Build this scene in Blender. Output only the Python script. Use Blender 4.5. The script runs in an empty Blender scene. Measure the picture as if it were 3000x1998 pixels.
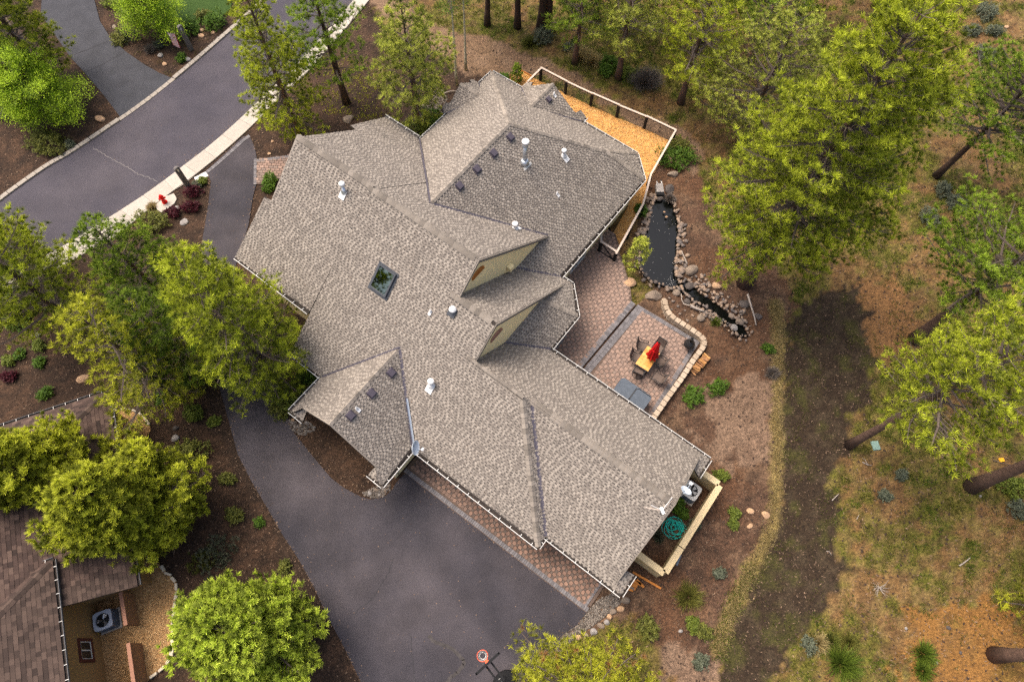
import bpy, math, random
import numpy as np
from mathutils import Matrix, Vector
R = math.radians
rng = np.random.default_rng(7)
random.seed(7)
scene = bpy.context.scene
COL = scene.collection

# ------------------------------------------------------------------ camera
CAM_H, FPX, NAD = 36.0, 2000.0, (1470.0, 1905.0)          # drone height, focal length (px of a 3000 px wide frame), where plumb lines meet
CX, CY = 1500.0, 999.0
_d = np.array([NAD[0]-CX, NAD[1]-CY, FPX]); _d /= np.linalg.norm(_d)
_Z = -_d; _F = np.array([0, 0, 1.0]); _Y = _F-(_F@_Z)*_Z; _Y /= np.linalg.norm(_Y); _X = np.cross(_Y, _Z)
RC = np.array([_X, _Y, _Z])
def P(u, v, z=0.0):
    "the place at height z that the photograph shows at (u, v)"
    r = RC@np.array([u-CX, v-CY, FPX]); t = (z-CAM_H)/r[2]
    return np.array([r[0]*t, r[1]*t, z])
cam = bpy.data.cameras.new('camera'); cam.lens = 24.0; cam.sensor_width = 36.0; cam.clip_end = 3000
camo = bpy.data.objects.new('camera', cam); COL.objects.link(camo)
M = Matrix.Identity(4)
for i, c in enumerate(((1, 0, 0), (0, -1, 0), (0, 0, -1))):
    w = RC@np.array(c, float)
    for j in range(3): M[j][i] = w[j]
M[2][3] = CAM_H
camo.matrix_world = M
scene.camera = camo

# ------------------------------------------------------------------ light
SUN_EL, SUN_AZ = R(64), R(-58)                              # azimuth clockwise from +Y
world = bpy.data.worlds.new('World'); scene.world = world; world.use_nodes = True
nt = world.node_tree; bg = nt.nodes['Background']
sky = nt.nodes.new('ShaderNodeTexSky'); sky.sky_type = 'NISHITA'; sky.sun_disc = False
sky.sun_elevation = SUN_EL; sky.sun_rotation = SUN_AZ
sky.air_density = 1.0; sky.dust_density = 9.0; sky.ozone_density = 1.0
nt.links.new(sky.outputs[0], bg.inputs[0]); bg.inputs[1].default_value = 0.15
sun = bpy.data.lights.new('sun', 'SUN'); sun.energy = 1.25; sun.angle = R(32); sun.color = (1.0, 0.92, 0.82)
suno = bpy.data.objects.new('sun', sun); COL.objects.link(suno)
sd = Vector((math.sin(SUN_AZ)*math.cos(SUN_EL), math.cos(SUN_AZ)*math.cos(SUN_EL), math.sin(SUN_EL)))
suno.rotation_euler = sd.to_track_quat('Z', 'Y').to_euler(); suno.location = (0, 0, 60)
vs = scene.view_settings; vs.view_transform = 'Standard'; vs.look = 'None'; vs.gamma = 1; vs.use_curve_mapping = False
vs.exposure = 0.97
scene.render.engine = 'CYCLES'
scene.cycles.use_denoising = False
scene.cycles.max_bounces = 6; scene.cycles.diffuse_bounces = 3; scene.cycles.transparent_max_bounces = 4

# ------------------------------------------------------------------ materials
def mat(name, color, rough=0.85, vary=0.0, scale=8.0, bump=0.0, bscale=60.0, attr=None, objrand=0.0, color2=None, metal=0.0, spec=0.3, mid=None, trans=0.0, grain=0.0, gscale=22.0):
    m = bpy.data.materials.new(name); m.use_nodes = True
    N, L = m.node_tree.nodes, m.node_tree.links
    b = N['Principled BSDF']; b.inputs['Roughness'].default_value = rough; b.inputs['Metallic'].default_value = metal
    b.inputs['Specular IOR Level'].default_value = spec
    tc = N.new('ShaderNodeTexCoord')
    def noise(sc, det=4):
        n = N.new('ShaderNodeTexNoise'); n.inputs['Scale'].default_value = sc; n.inputs['Detail'].default_value = det
        L.new(tc.outputs['Object'], n.inputs['Vector']); return n
    def mix(f, a, c, blend='MIX'):
        x = N.new('ShaderNodeMix'); x.data_type = 'RGBA'; x.blend_type = blend
        for inp, v in ((x.inputs[0], f), (x.inputs[6], a), (x.inputs[7], c)):
            if hasattr(v, 'links'): L.new(v, inp)
            elif isinstance(v, (tuple, list)): inp.default_value = (*v[:3], 1)
            else: inp.default_value = v
        return x.outputs[2]
    out = color
    if attr == 'color':
        a = N.new('ShaderNodeAttribute'); a.attribute_name = 'col'; out = a.outputs['Color']
    elif attr == 'tone':
        a = N.new('ShaderNodeAttribute'); a.attribute_name = 'tone'
        cr = N.new('ShaderNodeValToRGB'); e = cr.color_ramp.elements
        e[0].color = (*color, 1); e[1].color = (*color2, 1)
        if mid: q = cr.color_ramp.elements.new(mid[0]); q.color = (*mid[1], 1)
        L.new(a.outputs['Fac'], cr.inputs[0]); out = cr.outputs[0]
    elif attr == 'object':
        a = N.new('ShaderNodeObjectInfo')
        out = mix(a.outputs['Random'], color, color2)
    elif color2 is not None:
        n = noise(scale)
        cr = N.new('ShaderNodeValToRGB'); cr.color_ramp.elements[0].position = .35; cr.color_ramp.elements[1].position = .68
        L.new(n.outputs['Fac'], cr.inputs[0]); out = mix(cr.outputs[0], color, color2)
    if vary:
        n = noise(scale*2.7, 5)
        mr = N.new('ShaderNodeMapRange'); mr.inputs[1].default_value = .25; mr.inputs[2].default_value = .75
        mr.inputs[3].default_value = 1-vary; mr.inputs[4].default_value = 1+vary
        L.new(n.outputs['Fac'], mr.inputs[0])
        cmb = N.new('ShaderNodeCombineColor')
        for k in range(3): L.new(mr.outputs[0], cmb.inputs[k])
        out = mix(1.0, out, cmb.outputs[0], 'MULTIPLY')
    if grain:
        n = noise(gscale, 3); mr = N.new('ShaderNodeMapRange'); mr.inputs[1].default_value = .3; mr.inputs[2].default_value = .7
        mr.inputs[3].default_value = 1-grain; mr.inputs[4].default_value = 1+grain; L.new(n.outputs['Fac'], mr.inputs[0])
        cmb = N.new('ShaderNodeCombineColor')
        for k in range(3): L.new(mr.outputs[0], cmb.inputs[k])
        out = mix(1.0, out, cmb.outputs[0], 'MULTIPLY')
    if isinstance(out, (tuple, list)): b.inputs['Base Color'].default_value = (*out[:3], 1)
    else: L.new(out, b.inputs['Base Color'])
    if bump:
        n = noise(bscale, 6); bp = N.new('ShaderNodeBump'); bp.inputs['Strength'].default_value = bump; bp.inputs['Distance'].default_value = .03
        L.new(n.outputs['Fac'], bp.inputs['Height']); L.new(bp.outputs[0], b.inputs['Normal'])
    if trans:
        t = N.new('ShaderNodeBsdfTranslucent'); ms = N.new('ShaderNodeMixShader'); ms.inputs[0].default_value = trans
        if isinstance(out, (tuple, list)): t.inputs[0].default_value = (*out[:3], 1)
        else: L.new(out, t.inputs[0])
        L.new(b.outputs[0], ms.inputs[1]); L.new(t.outputs[0], ms.inputs[2]); L.new(ms.outputs[0], N['Material Output'].inputs[0])
    m['_'] = 1
    return m

def leafmat(name, dark, light, trans=0.36):
    "foliage: attribute leaf = (per-spray random, along the leaf, unused)"
    m = bpy.data.materials.new(name); m.use_nodes = True
    N, L = m.node_tree.nodes, m.node_tree.links
    b = N['Principled BSDF']; b.inputs['Roughness'].default_value = .6; b.inputs['Specular IOR Level'].default_value = .25
    a = N.new('ShaderNodeAttribute'); a.attribute_name = 'tone'
    cr = N.new('ShaderNodeValToRGB'); e = cr.color_ramp.elements
    e[0].color = (*dark, 1); e[1].color = (*light, 1)
    L.new(a.outputs['Fac'], cr.inputs[0]); L.new(cr.outputs[0], b.inputs['Base Color'])
    t = N.new('ShaderNodeBsdfTranslucent'); L.new(cr.outputs[0], t.inputs[0])
    ms = N.new('ShaderNodeMixShader'); ms.inputs[0].default_value = trans
    L.new(b.outputs[0], ms.inputs[1]); L.new(t.outputs[0], ms.inputs[2]); L.new(ms.outputs[0], N['Material Output'].inputs[0])
    return m

MT = {}
MT['shingle'] = mat('roof shingle', (.044, .039, .036), .95, attr='tone', color2=(.292, .258, .220), mid=(.45, (.152, .132, .114)), vary=.07, scale=.5)
MT['cap'] = mat('ridge cap', (.145, .126, .106), .95, attr='object', color2=(.27, .235, .198), vary=.1, scale=9)
MT['brownshingle'] = mat('brown shingle', (.022, .015, .013), .95, attr='tone', color2=(.105, .070, .055), mid=(.45, (.055, .035, .029)), vary=.12, scale=9)
MT['brownobj'] = mat('brown shingle piece', (.034, .023, .019), .95, attr='object', color2=(.085, .058, .046), vary=.12, scale=9)
MT['valley'] = mat('valley metal', (.075, .068, .085), .5, vary=.15, scale=3)
MT['white'] = mat('white paint', (.54, .53, .50), .5, vary=.06, scale=3)
MT['gutterin'] = mat('gutter inside', (.035, .028, .024), .9, vary=.3, scale=6)  # dark brown includes the shade inside the trough; also used on roof slabs
MT['stucco'] = mat('cream stucco', (.94, .77, .42), .95, vary=.05, scale=4, bump=.25, bscale=90)
MT['yardwall'] = mat('buff stucco', (.52, .41, .24), .95, vary=.08, scale=4, bump=.25, bscale=90)
MT['tan'] = mat('tan stucco', (.28, .165, .065), .95, vary=.08, scale=4, bump=.3, bscale=90)
MT['glass'] = mat('window glass', (.012, .014, .016), .06, spec=.6)
MT['skyglass'] = mat('skylight glass', (.20, .24, .20), .03, metal=1.0)
MT['darkframe'] = mat('dark frame', (.06, .065, .075), .5)
MT['black'] = mat('black paint', (.006, .006, .007), .8, vary=.2, scale=5)
MT['blackmetal'] = mat('black metal', (.014, .014, .015), .38, spec=.5)
MT['steel'] = mat('galvanised steel', (.52, .55, .58), .35, metal=.75, vary=.1)
MT['ventwhite'] = mat('white vent', (.70, .70, .69), .5)
MT['ventslate'] = mat('slate vent', (.055, .047, .062), .6, vary=.15)
MT['wood'] = mat('cedar rail', (.52, .43, .36), .8, vary=.14, scale=5)
MT['orangewood'] = mat('orange cut wood', (.42, .155, .03), .8, vary=.2, scale=7)
MT['firewood'] = mat('split firewood', (.60, .32, .10), .85, attr='object', color2=(.22, .11, .06), vary=.2, scale=8)
MT['asphalt'] = mat('asphalt', (.027, .025, .031), .92, color2=(.054, .047, .052), vary=.30, scale=.22, bump=.35, bscale=70, grain=.22)
MT['street'] = mat('street asphalt', (.046, .042, .053), .92, color2=(.062, .055, .064), vary=.14, scale=.25, bump=.35, bscale=70, grain=.2)
MT['asphalt2'] = mat('weathered asphalt', (.040, .041, .048), .92, vary=.2, scale=.4, bump=.35, bscale=70, grain=.2)
MT['concrete'] = mat('concrete', (.31, .28, .24), .9, attr='object', color2=(.39, .355, .305), vary=.09, scale=2.0, bump=.2, bscale=40)
MT['kerb'] = mat('kerb concrete', (.26, .23, .195), .9, vary=.15, scale=1.5)
MT['paver'] = mat('clay paver', (.17, .105, .078), .92, attr='object', color2=(.25, .155, .115), vary=.14, scale=5)
MT['paverdark'] = mat('charcoal paver', (.095, .072, .060), .92, attr='object', color2=(.14, .105, .085), vary=.14, scale=5)
MT['paverstuff'] = mat('paver field', (.075, .062, .056), .92, attr='tone', color2=(.25, .16, .12), vary=.14, scale=5)
MT['patio'] = mat('patio paver', (.20, .135, .108), .92, attr='object', color2=(.275, .19, .15), vary=.12, scale=5)
MT['patiodark'] = mat('patio grey paver', (.155, .115, .096), .92, attr='object', color2=(.20, .15, .124), vary=.12, scale=5)
MT['patiostuff'] = mat('patio field', (.145, .110, .094), .92, attr='tone', color2=(.275, .19, .15), vary=.12, scale=5)
MT['joint'] = mat('joint sand', (.105, .074, .058), .95, vary=.2, scale=4)
MT['greybrick'] = mat('grey border brick', (.10, .095, .10), .92, attr='tone', color2=(.17, .16, .165), vary=.12, scale=5)
MT['wallblock'] = mat('retaining wall block', (.29, .225, .16), .92, attr='object', color2=(.40, .32, .24), vary=.15, scale=5, bump=.3, bscale=40)
MT['straw'] = mat('golden wood chips', (.42, .200, .055), .95, color2=(.54, .29, .09), scale=2.2, vary=.35, bump=.9, bscale=45)
MT['chip'] = mat('wood chip', (.34, .16, .045), .95, attr='tone', color2=(.62, .40, .17))
MT['ground'] = mat('forest ground', (.1, .1, .1), .97, attr='color', vary=.42, scale=2.6, bump=1.0, bscale=28, grain=.35, gscale=14)
MT['far'] = mat('far ground', (.12, .085, .05), .97, color2=(.07, .07, .025), scale=.2)
MT['gravel'] = mat('tan gravel bed', (.27, .15, .06), .95, color2=(.36, .215, .095), scale=4, vary=.45, bump=1.0, bscale=55)
MT['pebble'] = mat('pebble', (.07, .058, .05), .9, attr='tone', color2=(.27, .235, .20))
MT['lawn'] = mat('lawn soil', (.03, .06, .01), .95, vary=.2)
MT['boulder'] = mat('lava boulder', (.21, .165, .125), .95, color2=(.13, .10, .08), scale=2.5, vary=.25, bump=.8, bscale=14)
MT['tanrock'] = mat('tan rock', (.42, .27, .155), .95, color2=(.30, .19, .12), scale=3, vary=.2, bump=.7, bscale=14)
MT['greyrock'] = mat('grey rock', (.27, .25, .235), .95, color2=(.17, .155, .145), scale=3, vary=.25, bump=.7, bscale=14)
MT['darkrock'] = mat('dark slab', (.085, .070, .062), .85, color2=(.05, .043, .04), scale=3, vary=.25, bump=.7, bscale=12)
MT['cobble'] = mat('river cobble', (.095, .085, .082), .85, attr='object', color2=(.28, .20, .14), vary=.15, scale=6)
MT['water'] = mat('pond water', (.003, .0035, .003), .04, spec=.36, bump=.06, bscale=5)
MT['bed'] = mat('pond bed', (.018, .015, .011), .95, vary=.3)
MT['bark'] = mat('pine bark', (.085, .052, .038), .95, color2=(.14, .085, .062), scale=5, vary=.3, bump=1.0, bscale=18)
MT['barkdark'] = mat('dark pine bark', (.04, .026, .02), .95, color2=(.075, .045, .033), scale=5, vary=.3, bump=1.0, bscale=18)
MT['limb'] = mat('pine limb', (.11, .085, .072), .95, vary=.25, scale=6)
MT['aspen'] = mat('aspen bark', (.40, .36, .25), .85, color2=(.50, .46, .34), scale=3, vary=.15)
MT['driftwood'] = mat('bleached driftwood', (.29, .25, .215), .9, vary=.25, scale=9)
MT['needle'] = leafmat('pine needles', (.032, .052, .009), (.74, .83, .056))
MT['needledark'] = leafmat('dark pine needles', (.018, .040, .008), (.42, .58, .052))
MT['needleyel'] = leafmat('yellow pine needles', (.055, .062, .010), (.84, .86, .065))
MT['needlepale'] = leafmat('pale pine needles', (.040, .056, .014), (.74, .80, .13))
MT['juniper'] = leafmat('juniper sprays', (.042, .060, .010), (.80, .84, .078))
MT['juniper2'] = leafmat('green juniper sprays', (.045, .070, .012), (.76, .90, .11))
MT['lime'] = leafmat('lime leaves', (.05, .10, .008), (.52, .72, .035), .4)
MT['limeshrub'] = leafmat('yellow green leaves', (.04, .06, .010), (.20, .25, .035))
MT['green'] = leafmat('green leaves', (.02, .045, .006), (.12, .22, .02))
MT['olive'] = leafmat('olive leaves', (.035, .045, .012), (.21, .22, .04))
MT['bluegreen'] = leafmat('sage leaves', (.045, .055, .035), (.17, .19, .125))
MT['maroon'] = leafmat('maroon leaves', (.02, .003, .006), (.085, .008, .018))
MT['greytwig'] = leafmat('grey twigs', (.08, .065, .055), (.22, .19, .165), .05)
MT['deadneedle'] = leafmat('dead needles', (.20, .10, .03), (.60, .33, .12))
MT['grass'] = leafmat('wild grass', (.05, .052, .012), (.30, .29, .06))
MT['grassgreen'] = leafmat('green wild grass', (.02, .045, .008), (.22, .30, .03))
MT['strawgrass'] = leafmat('straw grass', (.20, .15, .06), (.58, .47, .22))
MT['lawngrass'] = leafmat('lawn grass', (.018, .06, .006), (.06, .18, .012))
MT['litter'] = mat('bark litter', (.035, .022, .016), .95, attr='tone', color2=(.30, .20, .13))
MT['tubcover'] = mat('slate vinyl', (.060, .075, .096), .7, color2=(.075, .092, .115), scale=4, vary=.08, bump=.15, bscale=60)
MT['tubside'] = mat('tub cabinet', (.06, .05, .045), .7, vary=.2)
MT['sling'] = mat('brown sling fabric', (.115, .085, .07), .9, vary=.12, scale=20)
MT['tile1'] = mat('honey tile', (.50, .215, .045), .4, attr='object', color2=(.62, .34, .10), vary=.2, scale=4)
MT['red'] = mat('red fabric', (.50, .004, .006), .75, vary=.15, scale=5)
MT['hydrant'] = mat('red enamel', (.62, .006, .004), .4)
MT['acgrey'] = mat('grey enamel', (.50, .49, .46), .5)
MT['acslate'] = mat('slate enamel', (.10, .125, .16), .4)
MT['acblue'] = mat('pale blue grey enamel', (.36, .40, .47), .45)
MT['dish'] = mat('dish enamel', (.42, .48, .54), .4)
MT['hose'] = mat('teal hose', (.010, .42, .36), .4)
MT['rim'] = mat('orange rim', (.75, .10, .03), .45)
MT['net'] = mat('white net', (.75, .73, .70), .8)
MT['flagred'] = mat('flag red', (.36, .015, .03), .8)
MT['flagwhite'] = mat('flag white', (.68, .62, .60), .8)
MT['flagblue'] = mat('flag blue', (.02, .025, .09), .8)
MT['post'] = mat('grey lamp post', (.115, .105, .10), .8, vary=.1)
MT['lens'] = mat('lamp lens', (.45, .45, .43), .4)
MT['brownwall'] = mat('brown fence wall', (.24, .125, .065), .9, attr='object', color2=(.27, .145, .075), vary=.12, scale=5)
MT['browncap'] = mat('brown cap', (.34, .175, .115), .9, vary=.1, scale=5)
MT['brownframe'] = mat('brown trim', (.075, .02, .013), .7)
MT['greenbox'] = mat('green box', (.17, .26, .22), .6)
MT['tealbox'] = mat('teal box', (.06, .45, .38), .6)
MT['yellowsign'] = mat('yellow tag', (.75, .36, .01), .6)
MT['crack'] = mat('sealed crack', (.17, .155, .15), .9)
MT['tar'] = mat('tar line', (.022, .021, .024), .8)
MT['dust'] = mat('dried mud stain', (.046, .041, .040), .95, vary=.35, scale=1.6)

# ------------------------------------------------------------------ mesh helpers
class MB:
    "collects shapes and links them as ONE mesh object"
    def __init__(s): s.v = []; s.f = []; s.t = []
    def add(s, v, f, tone=None):
        o = len(s.v); s.v.extend([tuple(map(float, p)) for p in v]); s.f.extend([tuple(i+o for i in q) for q in f])
        s.t.extend([0.5 if tone is None else tone]*len(v) if not hasattr(tone, '__len__') else tone)
        return s
    def box(s, c, size, rz=0.0, tone=None, ax=None):
        x, y, z = size[0]/2, size[1]/2, size[2]/2
        pts = np.array([(-x, -y, -z), (x, -y, -z), (x, y, -z), (-x, y, -z), (-x, -y, z), (x, -y, z), (x, y, z), (-x, y, z)])
        if ax is not None: pts = pts@np.array(ax)
        elif rz:
            ca, sa = math.cos(rz), math.sin(rz); pts = pts@np.array([[ca, sa, 0], [-sa, ca, 0], [0, 0, 1]])
        return s.add(pts+np.array(c), [(3, 2, 1, 0), (4, 5, 6, 7), (0, 1, 5, 4), (1, 2, 6, 5), (2, 3, 7, 6), (3, 0, 4, 7)], tone)
    def prism(s, poly, z0, z1, tone=None, inset=0.0):
        n = len(poly); p = np.array([q[:2] for q in poly], float)
        if 0.5*np.sum(p[:, 0]*np.roll(p[:, 1], -1)-p[:, 1]*np.roll(p[:, 0], -1)) < 0: p = p[::-1]
        top = p if not inset else p.mean(0)+(p-p.mean(0))*(1-inset)
        v = [(*q, z0) for q in p]+[(*q, z1) for q in top]
        return s.add(v, [tuple(range(n))[::-1], tuple(range(n, 2*n))]+[(i, (i+1) % n, n+(i+1) % n, n+i) for i in range(n)], tone)
    def tube(s, path, r, n=7, tone=None, cap=True):
        path = [np.array(p, float) for p in path]; k = len(path)
        rr = [r]*k if not hasattr(r, '__len__') else r
        v = []; f = []
        ref = np.array([0, 0, 1.0])
        t0 = path[1]-path[0]; t0 /= np.linalg.norm(t0)+1e-9
        if abs(t0[2]) > .9: ref = np.array([1.0, 0, 0])
        for i in range(k):
            t = path[min(i+1, k-1)]-path[max(i-1, 0)]; t /= np.linalg.norm(t)+1e-9
            a = np.cross(t, ref); a /= np.linalg.norm(a)+1e-9; b = np.cross(t, a); ref = np.cross(a, t)
            for j in range(n):
                w = 2*math.pi*j/n; v.append(path[i]+rr[i]*(math.cos(w)*a+math.sin(w)*b))
        for i in range(k-1):
            for j in range(n): f.append((i*n+j, (i+1)*n+j, (i+1)*n+(j+1) % n, i*n+(j+1) % n))
        if cap: f += [tuple(range(n)), tuple(range((k-1)*n, k*n))[::-1]]
        return s.add(v, f, tone)
    def lathe(s, prof, n=16, c=(0, 0, 0), tone=None, ax=None):
        v = []; f = []
        for (r, z) in prof:
            for j in range(n):
                w = 2*math.pi*j/n; v.append((r*math.cos(w), r*math.sin(w), z))
        for i in range(len(prof)-1):
            for j in range(n): f.append((i*n+j, i*n+(j+1) % n, (i+1)*n+(j+1) % n, (i+1)*n+j))
        f += [tuple(range(n))[::-1], tuple(range((len(prof)-1)*n, len(prof)*n))]
        v = np.array(v)
        if ax is not None: v = v@np.array(ax)
        return s.add(v+np.array(c), f, tone)
    def rock(s, c, size, seed=0, tone=None, flat=.25, sub=2):
        import bmesh
        bm = bmesh.new(); bmesh.ops.create_icosphere(bm, subdivisions=sub, radius=1.0)
        r = np.random.default_rng(seed); ks = r.normal(size=(5, 3))*1.6; ph = r.uniform(0, 6, 5)
        pl = r.normal(size=(5, 3)); pl /= np.linalg.norm(pl, axis=1)[:, None]; off = r.uniform(.62, .9, 5)
        v = np.array([x.co[:] for x in bm.verts])
        for k in range(5): v = v-np.maximum(v@pl[k]-off[k], 0)[:, None]*pl[k]
        v *= (1+.09*np.sin(v@ks.T+ph).sum(1)/1.5)[:, None]
        f = [tuple(x.index for x in q.verts) for q in bm.faces]; bm.free()
        rz = r.uniform(0, 6); ca, sa = math.cos(rz), math.sin(rz)
        v = v*np.array([1, r.uniform(.7, 1), 1]); v = v@np.array([[ca, sa, 0], [-sa, ca, 0], [0, 0, 1]])
        v = v*np.array(size); v[:, 2] = np.maximum(v[:, 2], -flat*size[2])
        return s.add(v+np.array(c), f, tone)
    def build(s, name, material, parent=None, smooth=False, tone=False, kind=None, loc=None):
        me = mesh(name, s.v, s.f, material, s.t if tone else None, smooth)
        return link(name, me, parent, kind, loc)

def mesh(name, v, f, material, tone=None, smooth=False):
    me = bpy.data.meshes.new(name); me.from_pydata([tuple(p) for p in v], [], f)
    if tone is not None:
        a = me.attributes.new('tone', 'FLOAT', 'POINT'); a.data.foreach_set('value', np.asarray(tone, np.float32))
    if smooth: me.polygons.foreach_set('use_smooth', np.ones(len(me.polygons), bool))
    for mm in (material if isinstance(material, (list, tuple)) else [material]): me.materials.append(mm)
    return me
def trimesh(name, V, material, tone):
    "many loose triangles, V is (n,3,3)"
    n = len(V); me = bpy.data.meshes.new(name)
    me.vertices.add(3*n); me.vertices.foreach_set('co', V.reshape(-1).astype(np.float32))
    me.loops.add(3*n); me.loops.foreach_set('vertex_index', np.arange(3*n, dtype=np.int32))
    me.polygons.add(n); me.polygons.foreach_set('loop_start', np.arange(0, 3*n, 3, dtype=np.int32))
    me.update()
    a = me.attributes.new('tone', 'FLOAT', 'POINT'); a.data.foreach_set('value', tone.reshape(-1).astype(np.float32))
    me.materials.append(material); return me
def link(name, me, parent=None, kind=None, loc=None):
    o = bpy.data.objects.new(name, me); COL.objects.link(o)
    if parent is not None: o.parent = parent
    if kind: o['kind'] = kind
    if loc is not None: o.location = loc
    return o
def thing(name, label, cat, loc=(0, 0, 0), rz=0.0, group=None):
    o = bpy.data.objects.new(name, None); COL.objects.link(o); o.empty_display_size = .2
    o.location = loc; o.rotation_euler = (0, 0, rz); o['label'] = label; o['category'] = cat
    if group: o['group'] = group
    return o
def tag(o, label, cat, group=None):
    o['label'] = label; o['category'] = cat
    if group: o['group'] = group
    return o
def copy_tree(o, parent=None):
    c = o.copy(); COL.objects.link(c)
    if parent is not None: c.parent = parent
    for ch in list(o.children): copy_tree(ch, c)
    return c
def pieces(parent, name, items, limit=300, stuffmat=None, stuffname=None):
    "items: (verts, faces, material, tone); the nearest `limit` as objects of their own, the rest joined"
    cp = np.array([0, 0, CAM_H]); mw = parent.matrix_world if parent else None
    def dist(it):
        c = np.mean(np.array(it[0]), 0)
        return np.linalg.norm(c+np.array(parent.location)-cp) if parent else np.linalg.norm(c-cp)
    items = sorted(items, key=dist)
    for v, f, m, t in items[:limit]:
        v = np.array(v); c = v.mean(0)
        link(name, mesh(name, v-c, f, m), parent, None, c)
    if len(items) > limit:
        mb = MB()
        for v, f, m, t in items[limit:]: mb.add(v, f, t)
        mb.build(stuffname or name, stuffmat, parent, tone=True, kind='stuff')

# value noise in the plane
_perm = np.random.default_rng(3).random((256, 256))
def vnoise(x, y):
    xi = np.floor(x).astype(int); yi = np.floor(y).astype(int); fx = x-xi; fy = y-yi
    fx = fx*fx*(3-2*fx); fy = fy*fy*(3-2*fy)
    g = lambda i, j: _perm[i % 256, j % 256]
    return (g(xi, yi)*(1-fx)+g(xi+1, yi)*fx)*(1-fy)+(g(xi, yi+1)*(1-fx)+g(xi+1, yi+1)*fx)*fy
def fbm(x, y, o=4):
    r = 0; a = .5
    for k in range(o): r = r+a*vnoise(x+17.3*k, y+9.1*k); x = x*2.03; y = y*2.03; a *= .5
    return r/(1-.5**o)
def inside(poly, x, y):
    poly = np.asarray(poly)[:, :2]; r = np.zeros(np.shape(x), bool); n = len(poly)
    for i in range(n):
        x1, y1 = poly[i]; x2, y2 = poly[(i+1) % n]
        if y1 == y2: continue
        r ^= ((y1 > y) != (y2 > y)) & (x < (x2-x1)*(y-y1)/(y2-y1)+x1)
    return r
def G(pts, z=0.0): return [P(u, v, z)[:2] for u, v in pts]
def smooth_line(pts, n=6):
    pts = [np.array(p, float) for p in pts]; out = []
    for i in range(len(pts)-1):
        p0 = pts[max(i-1, 0)]; p1 = pts[i]; p2 = pts[i+1]; p3 = pts[min(i+2, len(pts)-1)]
        for k in range(n):
            t = k/n; out.append(.5*((2*p1)+(p2-p0)*t+(2*p0-5*p1+4*p2-p3)*t*t+(3*p1-p0-3*p2+p3)*t**3))
    out.append(pts[-1]); return out
def sheet(name, poly, z, material, kind='structure', thick=.03):
    import bmesh
    bm = bmesh.new(); vs_ = [bm.verts.new((p[0], p[1], z)) for p in poly]
    f = bm.faces.new(vs_); bmesh.ops.triangulate(bm, faces=[f])
    if sum(q.normal.z for q in bm.faces) < 0: bmesh.ops.reverse_faces(bm, faces=bm.faces[:])
    me = bpy.data.meshes.new(name); bm.to_mesh(me); bm.free(); me.materials.append(material)
    return link(name, me, None, kind)

# ------------------------------------------------------------------ ground
DARKPATH = G([(2400, 860), (2345, 900), (2292, 960), (2292, 1100), (2294, 1330), (2278, 1500), (2266, 1570), (2215, 1650), (2165, 1760), (2125, 1880), (2090, 2090), (2270, 2090), (2290, 1930), (2330, 1860), (2400, 1790), (2470, 1700), (2465, 1600), (2440, 1420), (2500, 1332), (2520, 1200), (2560, 1050), (2545, 960), (2530, 830)])
DIRT = G([(1150, -60), (1250, 60), (1340, 95), (1430, 110), (1540, 150), (1700, 220), (1840, 320), (1990, 370), (2060, 440), (2030, 520), (1960, 470), (1860, 370), (1760, 290), (1590, 215), (1470, 230), (1380, 225), (1330, 170), (1200, 120), (1000, -60)])
MULCH = G([(-900, -500), (1010, -500), (1080, 40), (1130, 130), (1330, 190), (1440, 240), (1500, 500), (1500, 1000), (1600, 1400), (1900, 1700), (1700, 1790), (1560, 1960), (1540, 2300), (-900, 2300)])
YARD = G([(1880, 880), (1960, 800), (1850, 690), (1900, 480), (2000, 420), (2080, 560), (2260, 760), (2330, 900), (2290, 960), (2290, 1330), (2262, 1560), (2160, 1740), (2090, 2000), (1990, 2010), (1850, 1800), (1700, 1850), (1700, 1600), (1500, 1000)])
PALE = G([(2070, 1120), (2270, 1090), (2270, 1330), (2160, 1400), (2060, 1290)])
PALE2 = G([(1960, 1880), (2080, 1900), (2120, 2090), (1900, 2090)])
ORANGE = G([(2650, 1800), (2760, 1760), (2870, 1740), (3000, 1790), (3050, 2060), (2600, 2060)])
STRAWLINE = smooth_line(G([(2270, 890), (2280, 960), (2278, 1150), (2277, 1330), (2262, 1540), (2205, 1660), (2150, 1770), (2105, 1900)]), 8)
SOILBAND = G([(2530, 830), (2620, 800), (2700, 930), (2640, 1010), (2560, 1060), (2545, 960)])
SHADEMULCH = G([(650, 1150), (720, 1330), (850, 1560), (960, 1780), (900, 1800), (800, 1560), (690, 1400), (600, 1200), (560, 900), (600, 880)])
GX0, GX1, GY0, GY1, GS = -44.0, 44.0, -7.0, 52.0, 0.25
gx = np.arange(GX0, GX1+GS/2, GS); gy = np.arange(GY0, GY1+GS/2, GS)
XX, YY = np.meshgrid(gx, gy)
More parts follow.
